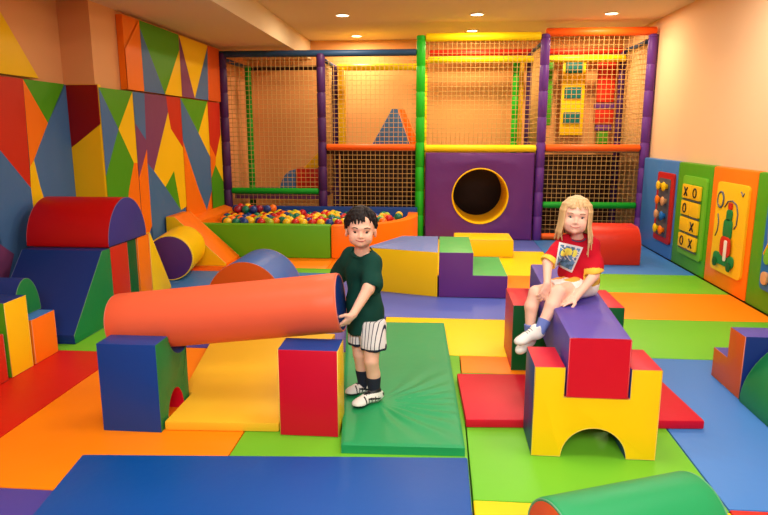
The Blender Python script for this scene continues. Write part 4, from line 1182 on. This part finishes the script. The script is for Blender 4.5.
    shoe((-.350, 3.390, .051), (-.500, 3.300, .051), .05, e, org, 1.12, MATS['shoe_white'], .062, MATS['shoe_black'], pat)
boy()

def girl():
    org = (.82, 3.66, .556)
    e = empty('person', org, 'blond girl in red t-shirt and white shorts sitting on the purple beam', 'person')
    C = np.array([.757, 3.562, 1.040]); R = rz(math.radians(-9)) @ ry(math.radians(4)) @ rx(math.radians(-3)); s = .87
    S = Sdf(); TR = rz(math.radians(-16))
    S.ell((.785, 3.618, .825), (.088, .060, .095), TR, .03); S.ell((.800, 3.640, .70), (.082, .066, .09), TR, .04); S.ell((.825, 3.665, .625), (.095, .085, .066), TR, .04)
    T = head(S, C, R, s, ((.782, 3.606, .895), (.768, 3.585, .985), .034, .031), 1.13, .97)
    # image-left arm: hand rests on the knee
    S.cone((.690, 3.585, .885), (.605, 3.490, .790), .031, .027, .03); S.cone((.605, 3.490, .790), (.588, 3.380, .700), .027, .0185, .012)
    hand(S, (.587, 3.376, .696), (-.30, -.12, -.95), (-.30, .95, .0), 1, [(.1, .3, .3), (.1, .35, .3), (.15, .35, .3), (.15, .4, .3)], .95, .06)
    # image-right arm: palm flat on the beam
    S.cone((.872, 3.618, .875), (.868, 3.530, .715), .032, .028, .03); S.cone((.868, 3.530, .715), (.752, 3.405, .622), .028, .0185, .012)
    hand(S, (.745, 3.398, .612), (-.86, -.38, -.22), (-.1, .0, -1), 1, [(.02, .10, .05)]*4, .98, .10)
    # legs
    S.cone((.775, 3.640, .622), (.540, 3.432, .634), .058, .038, .03); S.cone((.540, 3.432, .634), (.516, 3.415, .56), .038, .036, .012); S.cone((.516, 3.415, .56), (.512, 3.398, .415), .036, .023, .012)
    S.cone((.850, 3.655, .622), (.655, 3.395, .652), .058, .039, .03); S.cone((.655, 3.395, .652), (.615, 3.355, .585), .038, .037, .012); S.cone((.615, 3.355, .585), (.552, 3.305, .47), .037, .023, .012)
    skin_part('body', S, .0037, SKIN_G, e, org)
    face_parts(S, T, R, s, e, IRIS_G, LASH_G2, LASH_G, LIPG, .80, org)
    # hair
    Hs = Sdf(); Hs.ell(T(0, .022, .044), (.084*s, .096*s, .082*s), R, .02); Hs.ell(T(0, .055, -.03), (.076*s, .055*s, .10*s), R, .03)
    Hs.ell(T(0, -.085, -.034), (.074*s, .078*s, .078*s), R, .010, '-')
    rnd = random.Random(9)
    def sp_(az, el, r=1.0):
        v = np.array([math.sin(az)*math.cos(el), -math.cos(az)*math.cos(el), math.sin(el)]); return np.array([0, .018, .034])+v*np.array([.082, .098, .086])*r
    for i in range(96):
        az = rnd.uniform(-PI, PI); f = abs(az); pts = []
        if f < .80:
            end = .27+rnd.uniform(-.08, .10); sw = rnd.uniform(-.2, .2)
            for t in np.linspace(0, 1, 6): pts.append(T(*sp_(az+sw*(1-t), 1.45*(1-t)+end*t, 1.02+.02*math.sin(PI*t)+rnd.uniform(0, .02))))
        else:
            for t in np.linspace(0, 1, 4): pts.append(T(*sp_(az*(1+.0*t), 1.45*(1-t)+.02*t, 1.02+rnd.uniform(0, .03))))
            lx, ly, lz = sp_(az, .02, 1.04); z1 = rnd.uniform(-.165, -.13) if az < 0 else rnd.uniform(-.26, -.16)
            fl = 1.12 if az < 0 else 1.22
            pts.append(T(lx*1.04, ly+.006, -.06)); pts.append(T(lx*fl*(1.0), ly*(.8)+.0 , (z1-.06)/2)); pts.append(T(lx*fl+rnd.uniform(-.01, .012), ly*.7+.015+rnd.uniform(-.01, .01), z1))
        r0 = rnd.uniform(.0065, .010); m = len(pts)-1
        for j in range(m): Hs.cone(pts[j], pts[j+1], r0*(1-.68*j/m), r0*(1-.68*(j+1)/m), .005)
    skin_part('hair', Hs, .0032, H_G, e, org)
    # t-shirt
    red = mat('cotton_red', (196, 14, 40), .8, .08, 25, .2); yel = mat('cotton_yellow', (248, 202, 70), .8)
    G = Sdf(); G.ell((.785, 3.618, .835), (.104, .076, .098), TR, .03); G.ell((.800, 3.640, .71), (.106, .086, .10), TR, .05); G.ell((.822, 3.655, .66), (.110, .092, .06), TR, .04)
    G.cone((.78, 3.61, .875), (.735, 3.598, .895), .042, .040, .03); G.cone((.78, 3.61, .875), (.835, 3.616, .893), .042, .040, .03)
    G.cone((.700, 3.590, .880), (.610, 3.498, .790), .044, .048, .03); G.cone((.866, 3.618, .870), (.872, 3.555, .730), .046, .058, .03)
    G.cut((.838, 3.65, .640), (-.25, .1, -1), .004)
    hemA = (np.array((.614, 3.502, .795)), np.array((-.6, -.55, -.62))); hemB = (np.array((.872, 3.560, .738)), np.array((0, -.42, -.95)))
    G.ell((.776, 3.580, .940), (.044, .046, .036), R, .005, '-')
    # hem cuts act only near each sleeve: big ellipsoids removed beyond the hems
    hA = hemA[1]/np.linalg.norm(hemA[1]); G.ell(hemA[0]+hA*.075, (.075, .075, .075), None, .004, '-')
    hB = hemB[1]/np.linalg.norm(hemB[1]); G.ell(np.array((.905, 3.53, .733))+hB*.030, (.085, .07, .030), None, .004, '-')
    def mi(c):
        o = np.zeros(len(c), int)
        o[(((c-hemA[0]) @ hA) > -.016) & (c[:, 0] < .665)] = 1
        o[(((c-hemB[0]) @ hB) > -.002) & (c[:, 0] > .815) & (c[:, 1] < 3.605)] = 1
        return o
    shirt = skin_part('t_shirt', G, .004, None, e, org, mi, [red, yel], noise=lambda g: folds(g, .0015, 1, [(40, 20, 60, 0), (-50, 30, 40, 1), (70, -40, -25, 2)]))
    bm = bmesh.new(); tube_bm(bm, [np.array((.777+.044*math.cos(a), 3.587+.042*math.sin(a), .920+.016*math.sin(a)))-np.array(org) for a in np.linspace(0, 2*PI, 25)[:-1]], .004, 6, closed=True)
    mesh_obj('collar', bm, mat('cotton_slate', (84, 70, 100), .8), e)
    # print on the chest
    q = [np.array(v) for v in ((.664, 3.5, .905), (.796, 3.5, .876), (.744, 3.5, .728), (.645, 3.5, .768))]
    N = 26; dv = np.array([.16, 1, -.1]); Vx = []; F = []; mi2 = []
    for j in range(N+1):
        for i in range(N+1):
            u, v = i/N, j/N; p = (1-u)*(1-v)*q[0]+u*(1-v)*q[1]+u*v*q[2]+(1-u)*v*q[3]
            Vx.append(G.surf(p-dv*.06, dv, .25)-dv/np.linalg.norm(dv)*.0070)
    for j in range(N):
        for i in range(N):
            F.append((j*(N+1)+i, (j+1)*(N+1)+i, (j+1)*(N+1)+i+1, j*(N+1)+i+1)); u, v = (i+.5)/N, (j+.5)/N
            k = 0
            if .07 < u < .93 and .06 < v < .94:
                w = math.sin(u*13+math.sin(v*17)*2.0+v*8)
                k = 1 if w > .25 else (3 if w < -.55 else 0)
                if v > .62: k = 1 if w > -.3 else 3
                dfi = ((u-.40)/.27)**2+((v-.34-.05*math.sin(u*9))/.17)**2
                if dfi < 1: k = 2
                if ((u-.75)/.12)**2+((v-.30)/.14)**2 < 1: k = 2
                if .93 < dfi < 1.25: k = 3
                if ((u-.28)/.035)**2+((v-.30)/.05)**2 < 1: k = 4
            mi2.append(k)
    pm = [mat('print_grey', (214, 212, 214), .7), mat('print_blue', (96, 140, 186), .7), mat('print_yellow', (232, 222, 84), .7), mat('print_teal', (70, 110, 140), .7), mat('print_dark', (40, 50, 70), .7)]
    np_mesh('print', np.array(Vx), np.array(F), pm, e, np.array(mi2), org)
    # shorts
    P = Sdf(); P.ell((.828, 3.668, .630), (.108, .096, .072), TR, .03)
    P.cone((.785, 3.645, .626), (.655, 3.530, .632), .066, .060, .02); P.cone((.855, 3.655, .626), (.740, 3.505, .640), .066, .060, .02)
    P.ell((.655-.045, 3.530-.045, .632), (.052, .052, .058), None, .004, '-'); P.ell((.740-.035, 3.505-.05, .640), (.052, .052, .060), None, .004, '-'); P.cut((0, 0, .5565), (0, 0, -1), .003)
    cw = mat('cotton_white', (236, 230, 224), .85); fl = [mat('flower_orange', (246, 170, 60), .8), mat('flower_green', (120, 150, 90), .8), mat('flower_blue', (120, 120, 170), .8)]
    def mi3(c):
        o = np.zeros(len(c), int); r = random.Random(12)
        for _ in range(34):
            p = np.array([r.uniform(.64, .93), r.uniform(3.45, 3.72), r.uniform(.58, .70)]); k = r.randrange(3)
            o[np.linalg.norm(c-p, axis=1) < r.uniform(.008, .014)] = k+1
        o[(c[:, 2] > .690) & (c[:, 0] < .80)] = 1
        return o
    skin_part('shorts', P, .0037, None, e, org, mi3, [cw]+fl, noise=lambda g: folds(g, .0018, 1, [(80, 50, 16, 0), (-60, 90, 28, 1)]))
    sock = mat('sock_blue', (104, 122, 190), .9)
    for a, b_, c_ in (((.576, 3.324, .512), (.548, 3.300, .455), (.03, .03, .06)), ((.513, 3.402, .462), (.512, 3.398, .41), (0, 0, 1))):
        K = Sdf(); K.cone(a, b_, .0345, .0285, .01); K.cut(np.array(a), np.array(a)-np.array(b_), .004)
        skin_part('sock', K, .0035, sock, e, org)
    def pat(q_, L, out):
        out[:] = 0; out[(q_[:, 2] < .006)] = 1
        out[(np.linalg.norm(q_-np.array([.030, .026, .036]), axis=1) < .012)] = 2
        return out
    so = mat('shoe_sole_grey', (200, 196, 188), .6)
    shoe((.580, 3.325, .425), (.418, 3.235, .392), .4, e, org, 1.08, MATS['shoe_white'], .056, so, pat, tilt=(0, 0, 1))
    shoe((.545, 3.410, .365), (.440, 3.315, .312), .4, e, org, .90, MATS['shoe_white'], .056, so, pat, tilt=(.1, 0, 1))
girl()


# ------------------------------------------------------------------ camera, world, output
cam = bpy.data.cameras.new('camera'); cam.lens = 633.0*36/768; cam.sensor_width = 36; cam.clip_start = 0.05; cam.clip_end = 60
co = bpy.data.objects.new('camera', cam); COL.objects.link(co)
p_ = math.atan(125.5/633.0); yc_ = Vector((56, 125.5, -633)).normalized(); zc_ = Vector((0, math.cos(p_), math.sin(p_))); xc_ = yc_.cross(zc_)
co.matrix_world = Matrix.Translation((0, 0, 1.5)) @ Matrix((xc_, yc_, zc_)).to_4x4()
SC.camera = co
w = bpy.data.worlds.new('world'); SC.world = w; w.use_nodes = True
w.node_tree.nodes['Background'].inputs['Color'].default_value = (1.0, 0.9, 0.78, 1); w.node_tree.nodes['Background'].inputs['Strength'].default_value = 0.3
SC.view_settings.view_transform = 'Standard'; SC.view_settings.look = 'None'; SC.view_settings.gamma = 1.0; SC.view_settings.use_curve_mapping = False
SC.view_settings.exposure = 0.0
try:
    SC.cycles.use_denoising = True
except Exception: pass
